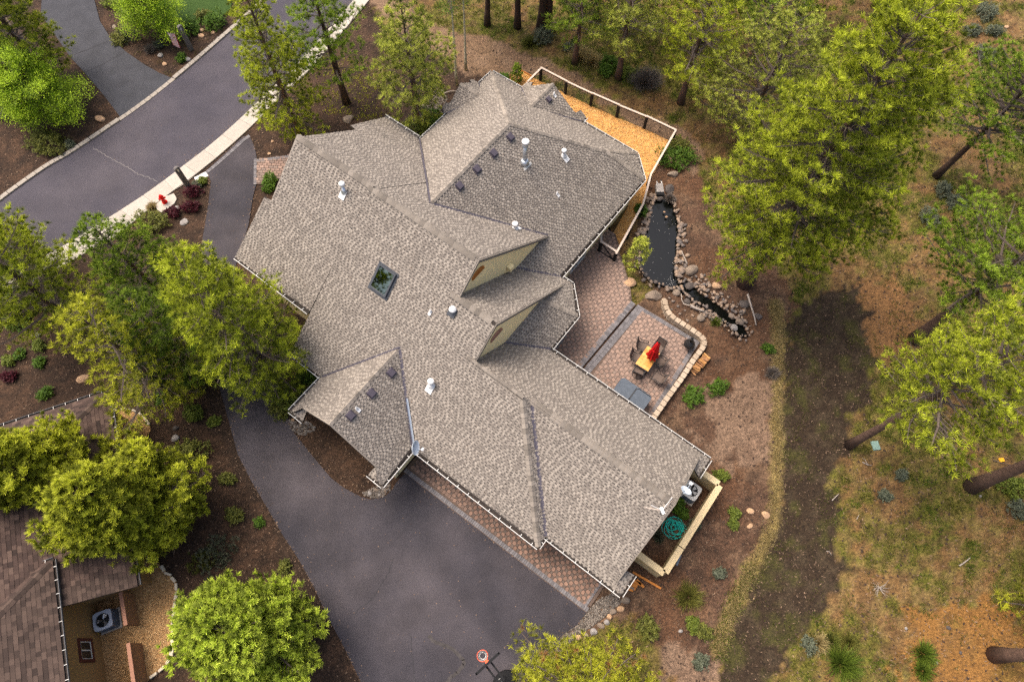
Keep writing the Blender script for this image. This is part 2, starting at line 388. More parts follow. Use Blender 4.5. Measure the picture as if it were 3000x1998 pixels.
def zones(X, Y):
    "base colour of the ground at every point (soil, mulch, bark, straw, grass tint)"
    X, Y = np.asarray(X, float), np.asarray(Y, float)
    jx = (fbm(X*.9, Y*.9)-.5)*2.2+(fbm(X*3.1+40, Y*3.1)-.5)*.9; jy = (fbm(X*.9+90, Y*.9+50)-.5)*2.2+(fbm(X*3.1+7, Y*3.1+80)-.5)*.9
    n1 = fbm(X*.35+5, Y*.35); n2 = fbm(X*1.1+31, Y*1.1+4); n3 = fbm(X*2.6+3, Y*2.6+60)
    col = np.zeros(X.shape+(3,))
    def lay(w, c):
        nonlocal col
        w = np.clip(w, 0, 1)[..., None]; col = col*(1-w)+np.array(c)*w
    ss = lambda v, a, b: np.clip((v-a)/(b-a), 0, 1)
    lay(np.ones(X.shape), (.150, .092, .050))
    lay(ss(n2, .5, .62)*.9, (.205, .135, .082))
    lay(ss(n1*.5+n2*.5, .42, .53)*.9, (.092, .104, .020))
    lay(ss(n3, .56, .66)*.6, (.075, .046, .028))
    lay(ss(vnoise(X*1.7+8, Y*1.7+2)*.6+n1*.4, .57, .68)*.8, (.095, .105, .020))
    lay(ss(fbm(X*4.1+11, Y*4.1+5), .56, .66)*.6, (.055, .036, .022)); lay(ss(fbm(X*3.3+71, Y*3.3+15), .57, .66)*.5, (.20, .15, .085))
    lay(inside(ORANGE, X+jx*1.4, Y+jy*1.4)*(.55+.45*ss(n2, .4, .55)), (.205, .112, .044))
    lay(inside(SOILBAND, X+jx, Y+jy)*.9, (.185, .105, .06))
    col = col*np.array([1.06, .98, .80])
    m = inside(MULCH, X+jx*.8, Y+jy*.8).astype(float)
    lay(m, (.040, .023, .0165)); lay(m*ss(n2, .47, .62)*.75, (.074, .042, .030)); lay(m*ss(n3, .50, .62)*.65, (.020, .0125, .010))
    y = inside(YARD, X+jx*.6, Y+jy*.6).astype(float)
    lay(y, (.088, .050, .037)); lay(y*ss(n2, .48, .6)*.8, (.140, .088, .064)); lay(y*ss(n3, .52, .62)*.7, (.042, .025, .019)); lay(y*ss(n1, .53, .62)*.5, (.10, .046, .024))
    for p in (PALE, PALE2):
        q = inside(p, X+jx*1.3, Y+jy*1.3).astype(float); lay(q*.75, (.205, .140, .115)); lay(q*ss(n3, .55, .65)*.5, (.10, .062, .048))
    d = inside(DIRT, X+jx*.5, Y+jy*.5).astype(float); lay(d*.95, (.155, .098, .072)); lay(d*ss(n2, .5, .62)*.6, (.205, .138, .108))
    q = inside(DARKPATH, X+jx*1.0, Y+jy*1.0).astype(float); lay(q, (.030, .019, .0125)); lay(q*ss(n3, .5, .63)*.55, (.062, .046, .032)); lay(q*ss(n2, .57, .66)*.6, (.055, .056, .013))
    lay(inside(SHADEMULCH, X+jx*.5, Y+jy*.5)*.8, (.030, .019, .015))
    sl = np.array(STRAWLINE); dm = np.full(X.shape, 9.0)
    for k in range(len(sl)): dm = np.minimum(dm, np.hypot(X+jx*.3-sl[k, 0], Y+jy*.3-sl[k, 1]))
    lay(ss(-dm, -.42, -.16)*.7, (.30, .235, .10))
    return col*np.array([.82, .79, .64])
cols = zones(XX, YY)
ZZ = -0.05+(fbm(XX*.8, YY*.8)-.5)*.07
pond_poly = G([(1600+a/3.364, 480+b/3.364) for a, b in [(1060, 370), (1100, 315), (1200, 315), (1260, 420), (1300, 560), (1310, 640), (1300, 760), (1285, 880), (1275, 1000), (1290, 1110), (1330, 1190), (1260, 1230), (1150, 1185), (1040, 1150), (960, 1080), (925, 1000), (925, 880), (950, 740), (1000, 640), (1020, 520)]])
stream_poly = G([(1600+a/3.364, 480+b/3.364) for a, b in [(1290, 1180), (1400, 1140), (1520, 1270), (1640, 1330), (1740, 1420), (1850, 1500), (1950, 1590), (2000, 1690), (1900, 1690), (1800, 1570), (1700, 1510), (1600, 1420), (1480, 1360), (1350, 1260)]])
wet = inside(pond_poly, XX, YY) | inside(stream_poly, XX, YY)
near = wet.copy()
for dy in (-1, 0, 1):
    for dx in (-1, 0, 1): near |= np.roll(np.roll(wet, dy, 0), dx, 1)
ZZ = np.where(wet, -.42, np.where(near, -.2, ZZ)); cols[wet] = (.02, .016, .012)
ny, nx = XX.shape
V = np.stack([XX, YY, ZZ], -1).reshape(-1, 3)
I = np.arange(nx*ny).reshape(ny, nx)
F = np.stack([I[:-1, :-1], I[:-1, 1:], I[1:, 1:], I[1:, :-1]], -1).reshape(-1, 4)
me = bpy.data.meshes.new('ground'); me.vertices.add(len(V)); me.vertices.foreach_set('co', V.reshape(-1).astype(np.float32))
me.loops.add(4*len(F)); me.loops.foreach_set('vertex_index', F.reshape(-1).astype(np.int32))
me.polygons.add(len(F)); me.polygons.foreach_set('loop_start', np.arange(0, 4*len(F), 4, dtype=np.int32)); me.update()
ca = me.attributes.new('col', 'FLOAT_COLOR', 'POINT')
ca.data.foreach_set('color', np.concatenate([cols.reshape(-1, 3), np.ones((len(V), 1))], 1).reshape(-1).astype(np.float32))
me.materials.append(MT['ground']); link('ground', me, None, 'structure')
mb = MB(); mb.add([(-600, -600, -.75), (600, -600, -.75), (600, 600, -.75), (-600, 600, -.75)], [(0, 1, 2, 3)])
mb.build('terrain', MT['far'], kind='structure')

# roads
STREET_NW = [(-330, 870), (-150, 715), (0, 592), (132, 497), (212, 450), (353, 355), (430, 300), (514, 234), (590, 170), (663, 106), (760, 20), (850, -70), (950, -180)]
WALK_OUT = [(-300, 1060), (-150, 952), (0, 838), (98, 770), (200, 715), (300, 650), (370, 607), (456, 549), (528, 494), (592, 446), (673, 378), (731, 323), (800, 258), (871, 187), (1000, 45), (1085, -60), (1180, -180)]
WALK_IN = [(-260, 1105), (-110, 994), (30, 885), (140, 805), (245, 745), (335, 695), (405, 640), (487, 574), (538, 541), (586, 502), (630, 467), (713, 394), (770, 338), (838, 272), (908, 205), (1032, 62), (1115, -40), (1215, -165)]
snw, swo, swi = (smooth_line(G(q), 5) for q in (STREET_NW, WALK_OUT, WALK_IN))
sheet('street', snw+swo[::-1], 0.0, MT['street'])
drive = G([(603, 503), (618, 531), (614, 564), (611, 594), (603, 645), (593, 700), (586, 800), (590, 920), (629, 1084), (658, 1190), (697, 1332), (736, 1408), (786, 1493), (830, 1570), (875, 1638), (920, 1720), (956, 1799), (1000, 1880), (1035, 1950), (1059, 2000), (1090, 2100), (1480, 2100), (1510, 2010), (1545, 1970), (1590, 1930), (1633, 1893), (1650, 1859), (1697, 1825), (1718, 1793), (1182, 1380),
           (1189, 1383), (1161, 1413), (1146, 1438), (1125, 1456), (1085, 1463), (1054, 1453), (1008, 1429), (971, 1401), (922, 1343), (883, 1294), (855, 1260), (840, 1214), (832, 1180), (800, 1080), (740, 950), (700, 860), (690, 780), (712, 710), (728, 660), (742, 574), (751, 539), (752, 462), (746, 431), (732, 400), (712, 400)])
sheet('driveway', drive, 0.006, MT['asphalt'])
nd = G([(a/2.354, b/2.354) for a, b in [(300, -160), (280, 100), (370, 230), (480, 390), (580, 500), (700, 640), (770, 730), (838, 822), (1000, 722), (1120, 620), (1205, 548), (1100, 505), (1000, 450), (870, 360), (760, 260), (690, 150), (650, 0), (640, -160)]])
sheet('neighbour_driveway', nd, 0.006, MT['asphalt2'])
lawn = G([(a/2.354, b/2.354) for a, b in [(900, -60), (1100, 60), (1270, 150), (1320, 178), (1410, 150), (1540, 110), (1590, 60), (1620, -80)]])
sheet('lawn', lawn, 0.0, MT['lawn'])
# kerb of the street, in segments
mbk = MB()
kerb = thing('kerb', 'pale concrete kerb along the far side of the street', 'kerb'); kerb['kind'] = 'structure'
def off_line(pts, d):
    out = []
    for i in range(len(pts)):
        a = np.array(pts[max(i-1, 0)]); b = np.array(pts[min(i+1, len(pts)-1)]); t = (b-a)/np.linalg.norm(b-a)
        out.append(np.array(pts[i])+d*np.array([-t[1], t[0]]))
    return out
kin, kout = snw, off_line(snw, .30)
items = []
for i in range(0, len(snw)-1):
    a, b, c, d = kin[i], kin[i+1], kout[i+1], kout[i]
    s = .006*(b-a)/np.linalg.norm(b-a)
    q = MB().prism([a+s, b-s, c-s, d+s], -.1, .10 if not (inside(nd, *((c+d)/2)) or inside(nd, *(off_line(snw, .5)[i]))) else .035, inset=.03); items.append((q.v, q.f, MT['kerb'], 1))
pieces(kerb, 'kerb_segment', items)
# sidewalk slabs
walk = thing('sidewalk', 'pale concrete sidewalk of square slabs along the near side of the street', 'sidewalk'); walk['kind'] = 'structure'
def resample(pts, step):
    pts = np.array(pts); L = np.concatenate([[0], np.cumsum(np.linalg.norm(np.diff(pts, axis=0), axis=1))])
    n = max(2, int(round(L[-1]/step))+1); q = np.linspace(0, L[-1], n)
    return np.stack([np.interp(q, L, pts[:, k]) for k in range(pts.shape[1])], -1)
mid = [(np.array(a)+np.array(b))/2 for a, b in zip(resample(swo, .3), resample(swi, .3)[:len(resample(swo, .3))])] if False else None
no = len(resample(swo, 1.62)); so_ = resample(swo, 1.62)
def nearest_on(line, p):
    line = resample(line, .05); k = np.argmin(np.linalg.norm(line-p, axis=1)); return line[k]
items = []
for i in range(no-1):
    a, b = so_[i], so_[i+1]; t = (b-a)/np.linalg.norm(b-a); e = .011*t
    d, c = nearest_on(swi, a), nearest_on(swi, b)
    q = MB().prism([a+e, b-e, c-e, d+e], -.1, .045); items.append((q.v, q.f, MT['concrete'], 1))
pad = G([(487, 576), (455, 602), (462, 617), (473, 623), (486, 616), (501, 607), (512, 596), (518, 584), (515, 576), (509, 568)])
pc = np.mean(pad, 0)
q = MB().prism(pad, -.1, .038); items.append((q.v, q.f, MT['concrete'], 1))
pieces(walk, 'slab', items)
sheet('joint_bed', [p for p in swo]+[p for p in swi[::-1]], .020, MT['kerb'])
# sealed and open cracks, tar lines, mud stains
def ribbon(name, px, w, material, z, jit=.05, label=None, n=8, parent=None):
    p = smooth_line(G(px), n); p = [q+rng.normal(0, jit, 2) for q in p]
    l, r = off_line(p, w/2), off_line(p, -w/2); mb = MB()
    mb.add([(*q, z) for q in l]+[(*q, z) for q in r], [(i, len(p)+i, len(p)+i+1, i+1) for i in range(len(p)-1)])
    o = mb.build(name, material, parent, kind='structure'); return o
ribbon('sealed_crack', [(272, 434), (310, 455), (345, 475), (375, 492), (400, 508), (418, 515), (440, 522), (462, 534)], .035, MT['crack'], .010, .03)
ribbon('pavement_crack', [(1152, 1632), (1142, 1670), (1120, 1705), (1096, 1745), (1078, 1765), (1055, 1780), (1040, 1800)], .03, MT['tar'], .012, .02)
ribbon('pavement_crack', [(1204, 1860), (1208, 1920), (1212, 1960), (1220, 2010)], .03, MT['tar'], .012, .02)
for a in ([(205, 165), (260, 145), (325, 118)], [(250, 212), (300, 190), (366, 152)]): ribbon('driveway_joint', a, .04, MT['tar'], .012, .01)
ribbon('pavement_crack', [(290, 272), (312, 285), (325, 292), (334, 303)], .035, MT['tar'], .012, .02)
ribbon('mud_stain', [(1255, 1860), (1275, 1880), (1310, 1892), (1335, 1908), (1355, 1930), (1358, 1945), (1340, 1968), (1318, 1985), (1300, 2010)], .16, MT['dust'], .0105, .02)
def blot(px, r, material=MT['dust'], z=.0105):
    c = P(*px)[:2]; n = 22
    poly = [c+r*np.array([math.cos(w), math.sin(w)*.8])*(.55+.9*float(vnoise(np.array(c[0]*3+2*math.cos(w)), np.array(c[1]*3+2*math.sin(w))))) for w in np.linspace(0, 2*math.pi, n, endpoint=False)]
    return poly

# ------------------------------------------------------------------ houses: shared builders
TH = R(-35.6); EA = np.array([math.cos(TH), math.sin(TH)]); EB = np.array([-math.sin(TH), math.cos(TH)])
house = thing('house', 'large cream stucco house with many grey shingled gable and hip roofs', 'house', (0, 0, 0), TH)
def toW(a, b, z=0): return np.array([*(a*EA+b*EB), z])
def toH(p): return np.array([p[0]*EA[0]+p[1]*EA[1], p[0]*EB[0]+p[1]*EB[1], p[2]])
def frame_of(poly):
    p = np.array(poly, float); n = np.zeros(3)
    for i in range(len(p)): n += np.cross(p[i]-p.mean(0), p[(i+1) % len(p)]-p.mean(0))
    n /= np.linalg.norm(n)
    if n[2] < 0: n = -n
    h = np.cross([0, 0, 1.0], n); h /= np.linalg.norm(h); s = np.cross(n, h)
    if s[2] < 0: s = -s; h = -h
    return p, n, h, s
def shingle_items(poly, e=.135, tabw=(.08, .13), gapw=(.09, .15), th=.028, flat=False):
    p, n, h, s = frame_of(poly); o = p[0]
    q = np.stack([(p-o)@h, (p-o)@s], -1); y0, y1 = q[:, 1].min(), q[:, 1].max()
    def span(y):
        xs = []
        for i in range(len(q)):
            a, b = q[i], q[(i+1) % len(q)]
            if (a[1] <= y) != (b[1] <= y): xs.append(a[0]+(b[0]-a[0])*(y-a[1])/(b[1]-a[1]))
        return (min(xs), max(xs)) if xs else None
    out = []; k = int(math.ceil((y1-y0)/e))
    for r in range(k):
        ya = y0+r*e; yb = min(ya+e*1.04, y1-1e-4)
        A, B = span(ya+1e-4), span(yb-1e-4)
        if not A or not B: continue
        x = min(A[0], B[0])-random.random()*.3; end = max(A[1], B[1]); is_tab = True
        while x < end:
            w = random.uniform(*(tabw if is_tab else gapw)); x2 = x+w
            bl, br = max(x, A[0]), min(x2, A[1]); tl, tr = max(x, B[0]), min(x2, B[1])
            if bl > br: bl = br = min(max((bl+br)/2, A[0]), A[1])
            if tl > tr: tl = tr = min(max((tl+tr)/2, B[0]), B[1])
            if (br-bl)+(tr-tl) > .02:
                t = (th if is_tab else .006)*random.uniform(.9, 1.1)
                if flat: t = th*random.uniform(.6, 1.2)
                W = lambda X, Y, T: o+h*X+s*Y+n*T
                if is_tab or flat:
                    v = [W(bl, ya, t), W(br, ya, t), W(tr, yb, .004), W(tl, yb, .004), W(bl, ya, -.002), W(br, ya, -.002), W(tr, yb, 0), W(tl, yb, 0)]
                    f = [(0, 1, 2, 3), (4, 5, 1, 0), (7, 4, 0, 3), (5, 6, 2, 1)]
                    tone = random.betavariate(2, 2) if flat else (random.uniform(.62, .95) if random.random() < .66 else random.uniform(.40, .60))
                    out.append((v, f, tone))
                else:
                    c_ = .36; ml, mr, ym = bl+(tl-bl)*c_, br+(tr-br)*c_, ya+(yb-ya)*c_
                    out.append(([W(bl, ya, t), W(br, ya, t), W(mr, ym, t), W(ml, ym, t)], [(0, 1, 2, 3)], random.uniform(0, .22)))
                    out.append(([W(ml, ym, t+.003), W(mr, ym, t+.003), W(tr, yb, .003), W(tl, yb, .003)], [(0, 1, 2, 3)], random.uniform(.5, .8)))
            x = x2
            if flat: is_tab = True
            else: is_tab = not is_tab
    return out
def roof_plane(name, poly, parent, material, thick=.14, **kw):
    p, n, h, s = frame_of(poly)
    k = len(p); top = [tuple(x) for x in p]; bot = [(x[0], x[1], x[2]-thick) for x in p]
    f = [tuple(range(k)), tuple(range(k, 2*k))[::-1]]+[(i, k+i, k+(i+1) % k, (i+1) % k) for i in range(k)]
    nn = np.zeros(3)
    for i in range(k): nn += np.cross(p[i]-p.mean(0), p[(i+1) % k]-p.mean(0))
    if nn[2] < 0: f = [q[::-1] for q in f]
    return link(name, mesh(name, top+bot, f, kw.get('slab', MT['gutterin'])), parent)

# ------------------------------------------------------------------ main house (a, b, z are the house's own axes)
PL = {
 'sw_main': [(-17.6, 4.55, 2.75), (-1.35, 4.55, 2.75), (-5.64, 8.84, 6.49), (-8.5, 8.84, 6.49), (-8.5, 10.55, 7.98), (-10.7, 10.55, 7.98), (-10.7, 12.1, 9.33), (-17.2, 12.1, 9.33)],
 'sw_left': [(-23.0, 6.5, 4.46), (-17.55, 6.5, 4.46), (-17.15, 12.16, 9.39), (-22.1, 12.16, 9.39), (-22.12, 9.42, 7.003), (-22.62, 9.42, 7.003)],
 'sw_right': [(-1.35, 5.15, 2.75), (2.42, 5.15, 2.75), (2.42, 9.14, 6.225), (-5.34, 9.14, 6.225)],
 'hip_band': [(-1.35, 4.55, 2.75), (-1.35, 5.15, 2.75), (-5.34, 9.14, 6.225), (-5.64, 8.84, 6.49)],
 'ne_low': [(2.42, 9.14, 6.225), (2.42, 13.13, 2.75), (-6.86, 13.13, 2.75), (-8.95, 11.04, 4.57), (-8.95, 8.84, 6.49), (-5.64, 8.84, 6.49), (-5.34, 9.14, 6.225)],
 'bay_se': [(-6.86, 13.13, 2.75), (-6.86, 15.64, 2.75), (-8.95, 14.3, 4.57), (-8.95, 11.04, 4.57)],
 'bay_chamfer': [(-6.86, 15.64, 2.75), (-8.25, 17.07, 2.75), (-8.6, 16.44, 3.26), (-8.95, 15.77, 3.80), (-8.95, 14.3, 4.57)],
 'ne_mid': [(-11.15, 10.55, 7.98), (-8.5, 10.55, 7.98), (-8.5, 16.62, 3.11), (-8.25, 17.07, 2.75), (-9.0, 17.07, 2.75), (-11.15, 14.93, 4.47)],
 'ne_high': [(-17.2, 12.1, 9.33), (-10.7, 12.1, 9.33), (-10.7, 18.03, 4.11), (-15.25, 13.9, 7.75), (-17.2, 15.67, 6.19)],
 'ne_left': [(-17.0, 12.16, 9.30), (-22.1, 12.16, 9.30), (-22.75, 16.1, 5.86), (-23.25, 16.1, 5.86), (-24.1, 18.9, 3.416), (-24.3, 19.55, 2.85), (-21.4, 19.55, 2.85), (-17.0, 15.6, 6.297)],
 'wing_nw': [(-21.5, 19.5, 2.75), (-21.45, 26.7, 2.78), (-15.25, 20.4, 7.75), (-15.25, 13.9, 7.75)],
 'wing_se': [(-9.0, 17.07, 2.75), (-8.95, 25.57, 2.75), (-11.35, 24.45, 4.63), (-15.25, 20.4, 7.75), (-15.25, 13.9, 7.75), (-11.15, 14.93, 4.47)],
 'wing_ne': [(-21.45, 26.75, 2.75), (-10.37, 26.95, 2.75), (-11.35, 24.45, 4.63), (-15.25, 20.4, 7.75)],
 'wing_chamfer': [(-10.37, 26.95, 2.75), (-8.95, 25.57, 2.75), (-11.35, 24.45, 4.63)],
 'nwb_s': [(-22.0, 22.22, 2.75), (-22.0, 22.6, 3.02), (-21.66, 22.75, 3.13), (-21.66, 23.83, 3.90), (-19.85, 23.83, 3.90), (-21.5, 22.22, 2.75)],
 'nwb_n': [(-22.0, 25.44, 2.75), (-22.0, 25.05, 3.02), (-21.66, 24.9, 3.13), (-21.66, 23.83, 3.90), (-19.85, 23.83, 3.90), (-21.5, 25.44, 2.75)],
 'neb_w': [(-19.12, 27.35, 2.75), (-18.6, 27.35, 3.13), (-18.5, 26.9, 3.21), (-16.8, 26.9, 4.48), (-16.8, 24.45, 4.48), (-19.12, 26.8, 2.75)],
 'neb_e': [(-14.44, 27.38, 2.75), (-14.9, 27.38, 3.09), (-15.0, 26.9, 3.16), (-16.8, 26.9, 4.48), (-16.8, 24.45, 4.48), (-14.44, 26.9, 2.75)],
 'fg_w': [(-15.35, 2.25, 2.75), (-15.0, 2.3, 3.05), (-14.65, 2.75, 3.35), (-12.2, 2.75, 5.43), (-12.2, 7.63, 5.43), (-15.35, 4.55, 2.75)],
 'fg_e': [(-9.1, 2.25, 2.75), (-9.45, 2.3, 3.05), (-9.8, 2.75, 3.35), (-12.2, 2.75, 5.43), (-12.2, 7.63, 5.43), (-9.1, 4.55, 2.75)],
 'ret_fg_w': [(-15.35, 2.25, 2.745), (-14.45, 2.25, 2.745), (-14.6, 2.95, 3.12), (-14.95, 2.95, 3.12)],
 'ret_fg_e': [(-9.1, 2.25, 2.745), (-10.0, 2.25, 2.745), (-9.85, 2.95, 3.12), (-9.5, 2.95, 3.12)],
 'ret_se_s': [(2.93, 5.15, 2.745), (2.93, 6.25, 2.745), (2.35, 6.1, 3.08), (2.35, 5.5, 3.08)],
 'ret_se_s2': [(2.40, 5.15, 2.745), (2.93, 5.15, 2.745), (2.35, 5.5, 3.08)],
 'ret_se_n': [(2.93, 13.13, 2.745), (2.93, 12.05, 2.745), (2.35, 12.2, 3.08), (2.35, 12.8, 3.08)],
 'ret_se_n2': [(2.40, 13.13, 2.745), (2.93, 13.13, 2.745), (2.35, 12.8, 3.08)],
}
NORM = {}
for k, poly in PL.items():
    p, n, h, s = frame_of(poly); m0 = p.mean(0)
    poly = PL[k] = [(q[0], q[1], m0[2]-((q[0]-m0[0])*n[0]+(q[1]-m0[1])*n[1])/n[2]) for q in p]; p = np.array(poly); NORM[k] = (p[0], n)
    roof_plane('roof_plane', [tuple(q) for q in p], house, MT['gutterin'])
    mbs = MB()
    for v, f, t in shingle_items(poly): mbs.add(v, f, t)
    mbs.build('shingles', MT['shingle'], house, tone=True, kind='stuff')
def on_roof(u, v, key):
    "house-axes point of roof plane `key` seen at (u, v)"
    o = np.array([0, 0, CAM_H]); r = RC@np.array([u-CX, v-CY, FPX])
    oh = toH(o); rh = toH(r); p0, n = NORM[key]
    t = ((p0-oh)@n)/(rh@n); return oh+rh*t
def on_wall(u, v, a=None, b=None):
    oh = toH(np.array([0, 0, CAM_H])); rh = toH(RC@np.array([u-CX, v-CY, FPX]))
    t = (a-oh[0])/rh[0] if a is not None else (b-oh[1])/rh[1]
    return oh+rh*t

# ridge and hip caps, each a part
def caps(p0, p1, k1, k2, step=.25, w=.15, lift=.03, butt=.028):
    p0, p1 = np.array(p0, float), np.array(p1, float); L = np.linalg.norm(p1-p0); d = (p1-p0)/L
    S = []
    for k in (k1, k2):
        n = NORM[k][1]; s = np.cross(n, d); c = np.mean(np.array(PL[k]), 0)-(p0+p1)/2
        if s@c < 0: s = -s
        S.append((s/np.linalg.norm(s), n))
    (s1, n1), (s2, n2) = S; up = (n1+n2)/np.linalg.norm(n1+n2); l = step*1.25
    def sec(x, t): return [d*x+s1*w+n1*t, d*x+up*(t+lift*.4), d*x+s2*w+n2*t]
    v = sec(0, butt)+sec(l, .006)+sec(0, -.01)
    f = [(0, 1, 4, 3), (1, 2, 5, 4), (6, 7, 1, 0), (7, 8, 2, 1), (6, 0, 3), (8, 5, 2)]
    me = mesh('ridge_cap', v, f, MT['cap'])
    if L/step < 1: return
    for i in range(int(L/step)):
        o = link('ridge_cap', me, house, None, p0+d*(i*step)); 
caps((-22.1, 12.16, 9.40), (-17.1, 12.16, 9.40), 'sw_left', 'ne_left', .29, .19, .06, .07)
caps((-17.3, 12.1, 9.35), (-10.7, 12.1, 9.35), 'sw_main', 'ne_high', .29, .19, .06, .07)
caps((-11.1, 10.55, 8.0), (-8.5, 10.55, 8.0), 'sw_main', 'ne_mid', .29, .19, .06, .07)
caps((-8.9, 8.84, 6.51), (-5.5, 8.84, 6.51), 'sw_main', 'ne_low', .29, .19, .06, .07)
caps((-5.34, 9.14, 6.245), (2.42, 9.14, 6.245), 'sw_right', 'ne_low', .29, .19, .06, .07)
caps((-1.35, 4.55, 2.77), (-5.64, 8.84, 6.51), 'sw_main', 'hip_band')
caps((-12.2, 2.75, 5.44), (-12.2, 7.5, 5.44), 'fg_w', 'fg_e', .22, .14)
caps((-15.25, 13.9, 7.77), (-15.25, 20.4, 7.77), 'wing_nw', 'wing_se', .22, .14, .01)
caps((-21.45, 26.72, 2.78), (-15.25, 20.4, 7.77), 'wing_nw', 'wing_ne', .22, .14, .01)
caps((-11.35, 24.45, 4.65), (-15.25, 20.4, 7.77), 'wing_se', 'wing_ne', .22, .14, .01)
caps((-10.37, 26.95, 2.77), (-11.35, 24.45, 4.65), 'wing_chamfer', 'wing_ne', .22, .13, .01)
caps((-8.95, 25.57, 2.77), (-11.35, 24.45, 4.65), 'wing_chamfer', 'wing_se', .22, .13, .01)
caps((-6.86, 15.64, 2.77), (-8.95, 14.3, 4.59), 'bay_se', 'bay_chamfer', .22, .13, .01)
caps((-16.8, 26.9, 4.50), (-16.8, 24.5, 4.50), 'neb_w', 'neb_e', .22, .13, .01)
caps((-21.66, 23.83, 3.92), (-19.9, 23.83, 3.92), 'nwb_s', 'nwb_n', .22, .13, .01)
# open metal valleys
def valley(p0, p1, w=.09, m=MT['valley'], dz=.035):
    p0, p1 = np.array(p0), np.array(p1); d = p1-p0; s = np.cross(d, [0, 0, 1.0]); s /= np.linalg.norm(s)
    mb = MB(); k = np.array([0, 0, dz]); e = np.array([0, 0, .03])
    mb.add([p0-s*w+k+e, p0+k, p0+s*w+k+e, p1-s*w+k+e, p1+k, p1+s*w+k+e], [(0, 1, 4, 3), (1, 2, 5, 4)])
    mb.build('valley_flashing', m, house)
valley((-1.35, 5.15, 2.75), (-5.34, 9.14, 6.225))
valley((-6.86, 13.13, 2.75), (-8.95, 11.04, 4.57), .07)
valley((-9.0, 17.07, 2.75), (-11.15, 14.93, 4.47), .08)
valley((-10.7, 18.03, 4.11), (-15.25, 13.9, 7.75), .06)
valley((-21.5, 19.57, 2.85), (-17.0, 15.5, 6.4), .05); valley((-17.0, 15.5, 6.4), (-15.25, 13.9, 7.75), .05)
valley((-9.1, 4.55, 2.75), (-12.2, 7.63, 5.43), .07)
valley((-15.35, 4.55, 2.75), (-12.2, 7.63, 5.43), .05)
valley((-21.5, 22.22, 2.75), (-19.85, 23.83, 3.9), .06); valley((-21.5, 25.44, 2.75), (-19.85, 23.83, 3.9), .05)
valley((-19.12, 26.8, 2.75), (-16.8, 24.45, 4.48), .05); valley((-14.44, 26.9, 2.75), (-16.8, 24.45, 4.48), .05)
valley((-9.15, 4.72, 2.93), (-10.6, 6.1, 4.13), .05, MT['steel'], .055)
# gutters: a trough coloured dark for its inner shade and debris, with a white lip and white hangers across it
hang_me = None
def gutter(p0, p1, z=2.75, side=1, w=.11):
    p0, p1 = np.array(p0, float), np.array(p1, float); L = np.linalg.norm(p1-p0); d = (p1-p0)/L; n = np.array([d[1], -d[0]])*side
    q = lambda t, o, zz: (*(p0+d*t+n*o), zz)
    g = MB()
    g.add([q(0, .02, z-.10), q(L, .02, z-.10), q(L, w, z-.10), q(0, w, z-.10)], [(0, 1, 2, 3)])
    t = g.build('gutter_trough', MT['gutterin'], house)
    g = MB(); lip = MB()
    pr = [(w, z-.14), (w+.022, z-.14), (w+.028, z-.005), (w, z+.0)]
    v = [q(-.02, *x) for x in pr]+[q(L+.02, *x) for x in pr]
    g.add(v, [(0, 1, 5, 4), (1, 2, 6, 5), (2, 3, 7, 6), (3, 0, 4, 7), (3, 2, 1, 0), (4, 5, 6, 7)])
    go = g.build('gutter', MT['white'], house)
    f = MB(); f.add([q(0, .0, z-.19), q(L, .0, z-.19), q(L, .0, z-.05), q(0, .0, z-.05)], [(0, 1, 2, 3)]); f.build('fascia', MT['white'], house)
    ang = math.atan2(n[1], n[0])
    hm = MB().box((0, 0, 0), (w+.05, .028, .018), ang); me = mesh('gutter_hanger', hm.v, hm.f, MT['white'])
    k = max(1, int(L/.62))
    for i in range(k):
        x = (i+.5)*L/k; link('gutter_hanger', me, go, None, q(x, w*.5, z-.005))
for a in [((-17.6, 4.55), (-15.4, 4.55)), ((-9.05, 4.55), (-1.35, 4.55)), ((-1.35, 5.15), (2.93, 5.15)), ((2.93, 5.15), (2.93, 6.25)), ((2.93, 12.05), (2.93, 13.13)), ((2.93, 13.13), (-6.80, 13.13)), ((-6.86, 13.2), (-6.86, 15.64)),
          ((-6.86, 15.64), (-8.25, 17.07)), ((-8.25, 17.07), (-8.9, 17.07)), ((-9.0, 17.1), (-8.95, 25.57)), ((-8.95, 25.57), (-10.37, 26.95)), ((-10.37, 26.95), (-14.4, 26.95)), ((-14.44, 26.95), (-14.44, 27.38)), ((-19.12, 26.8), (-21.45, 26.75)), ((-21.45, 26.75), (-21.48, 25.5)),
          ((-21.5, 22.2), (-21.5, 19.6)), ((-22.0, 25.44), (-21.5, 25.44)), ((-21.5, 22.22), (-22.0, 22.22)), ((-15.35, 4.5), (-15.35, 2.25)), ((-15.35, 2.25), (-14.45, 2.25)), ((-10.0, 2.25), (-9.1, 2.25)), ((-9.1, 2.25), (-9.1, 4.5)), ((-1.35, 4.55), (-1.35, 5.1))]:
    gutter(*a)
gutter((-22.95, 6.5), (-17.6, 6.5), 4.5); gutter((-21.6, 19.55), (-24.3, 19.55), 2.98)
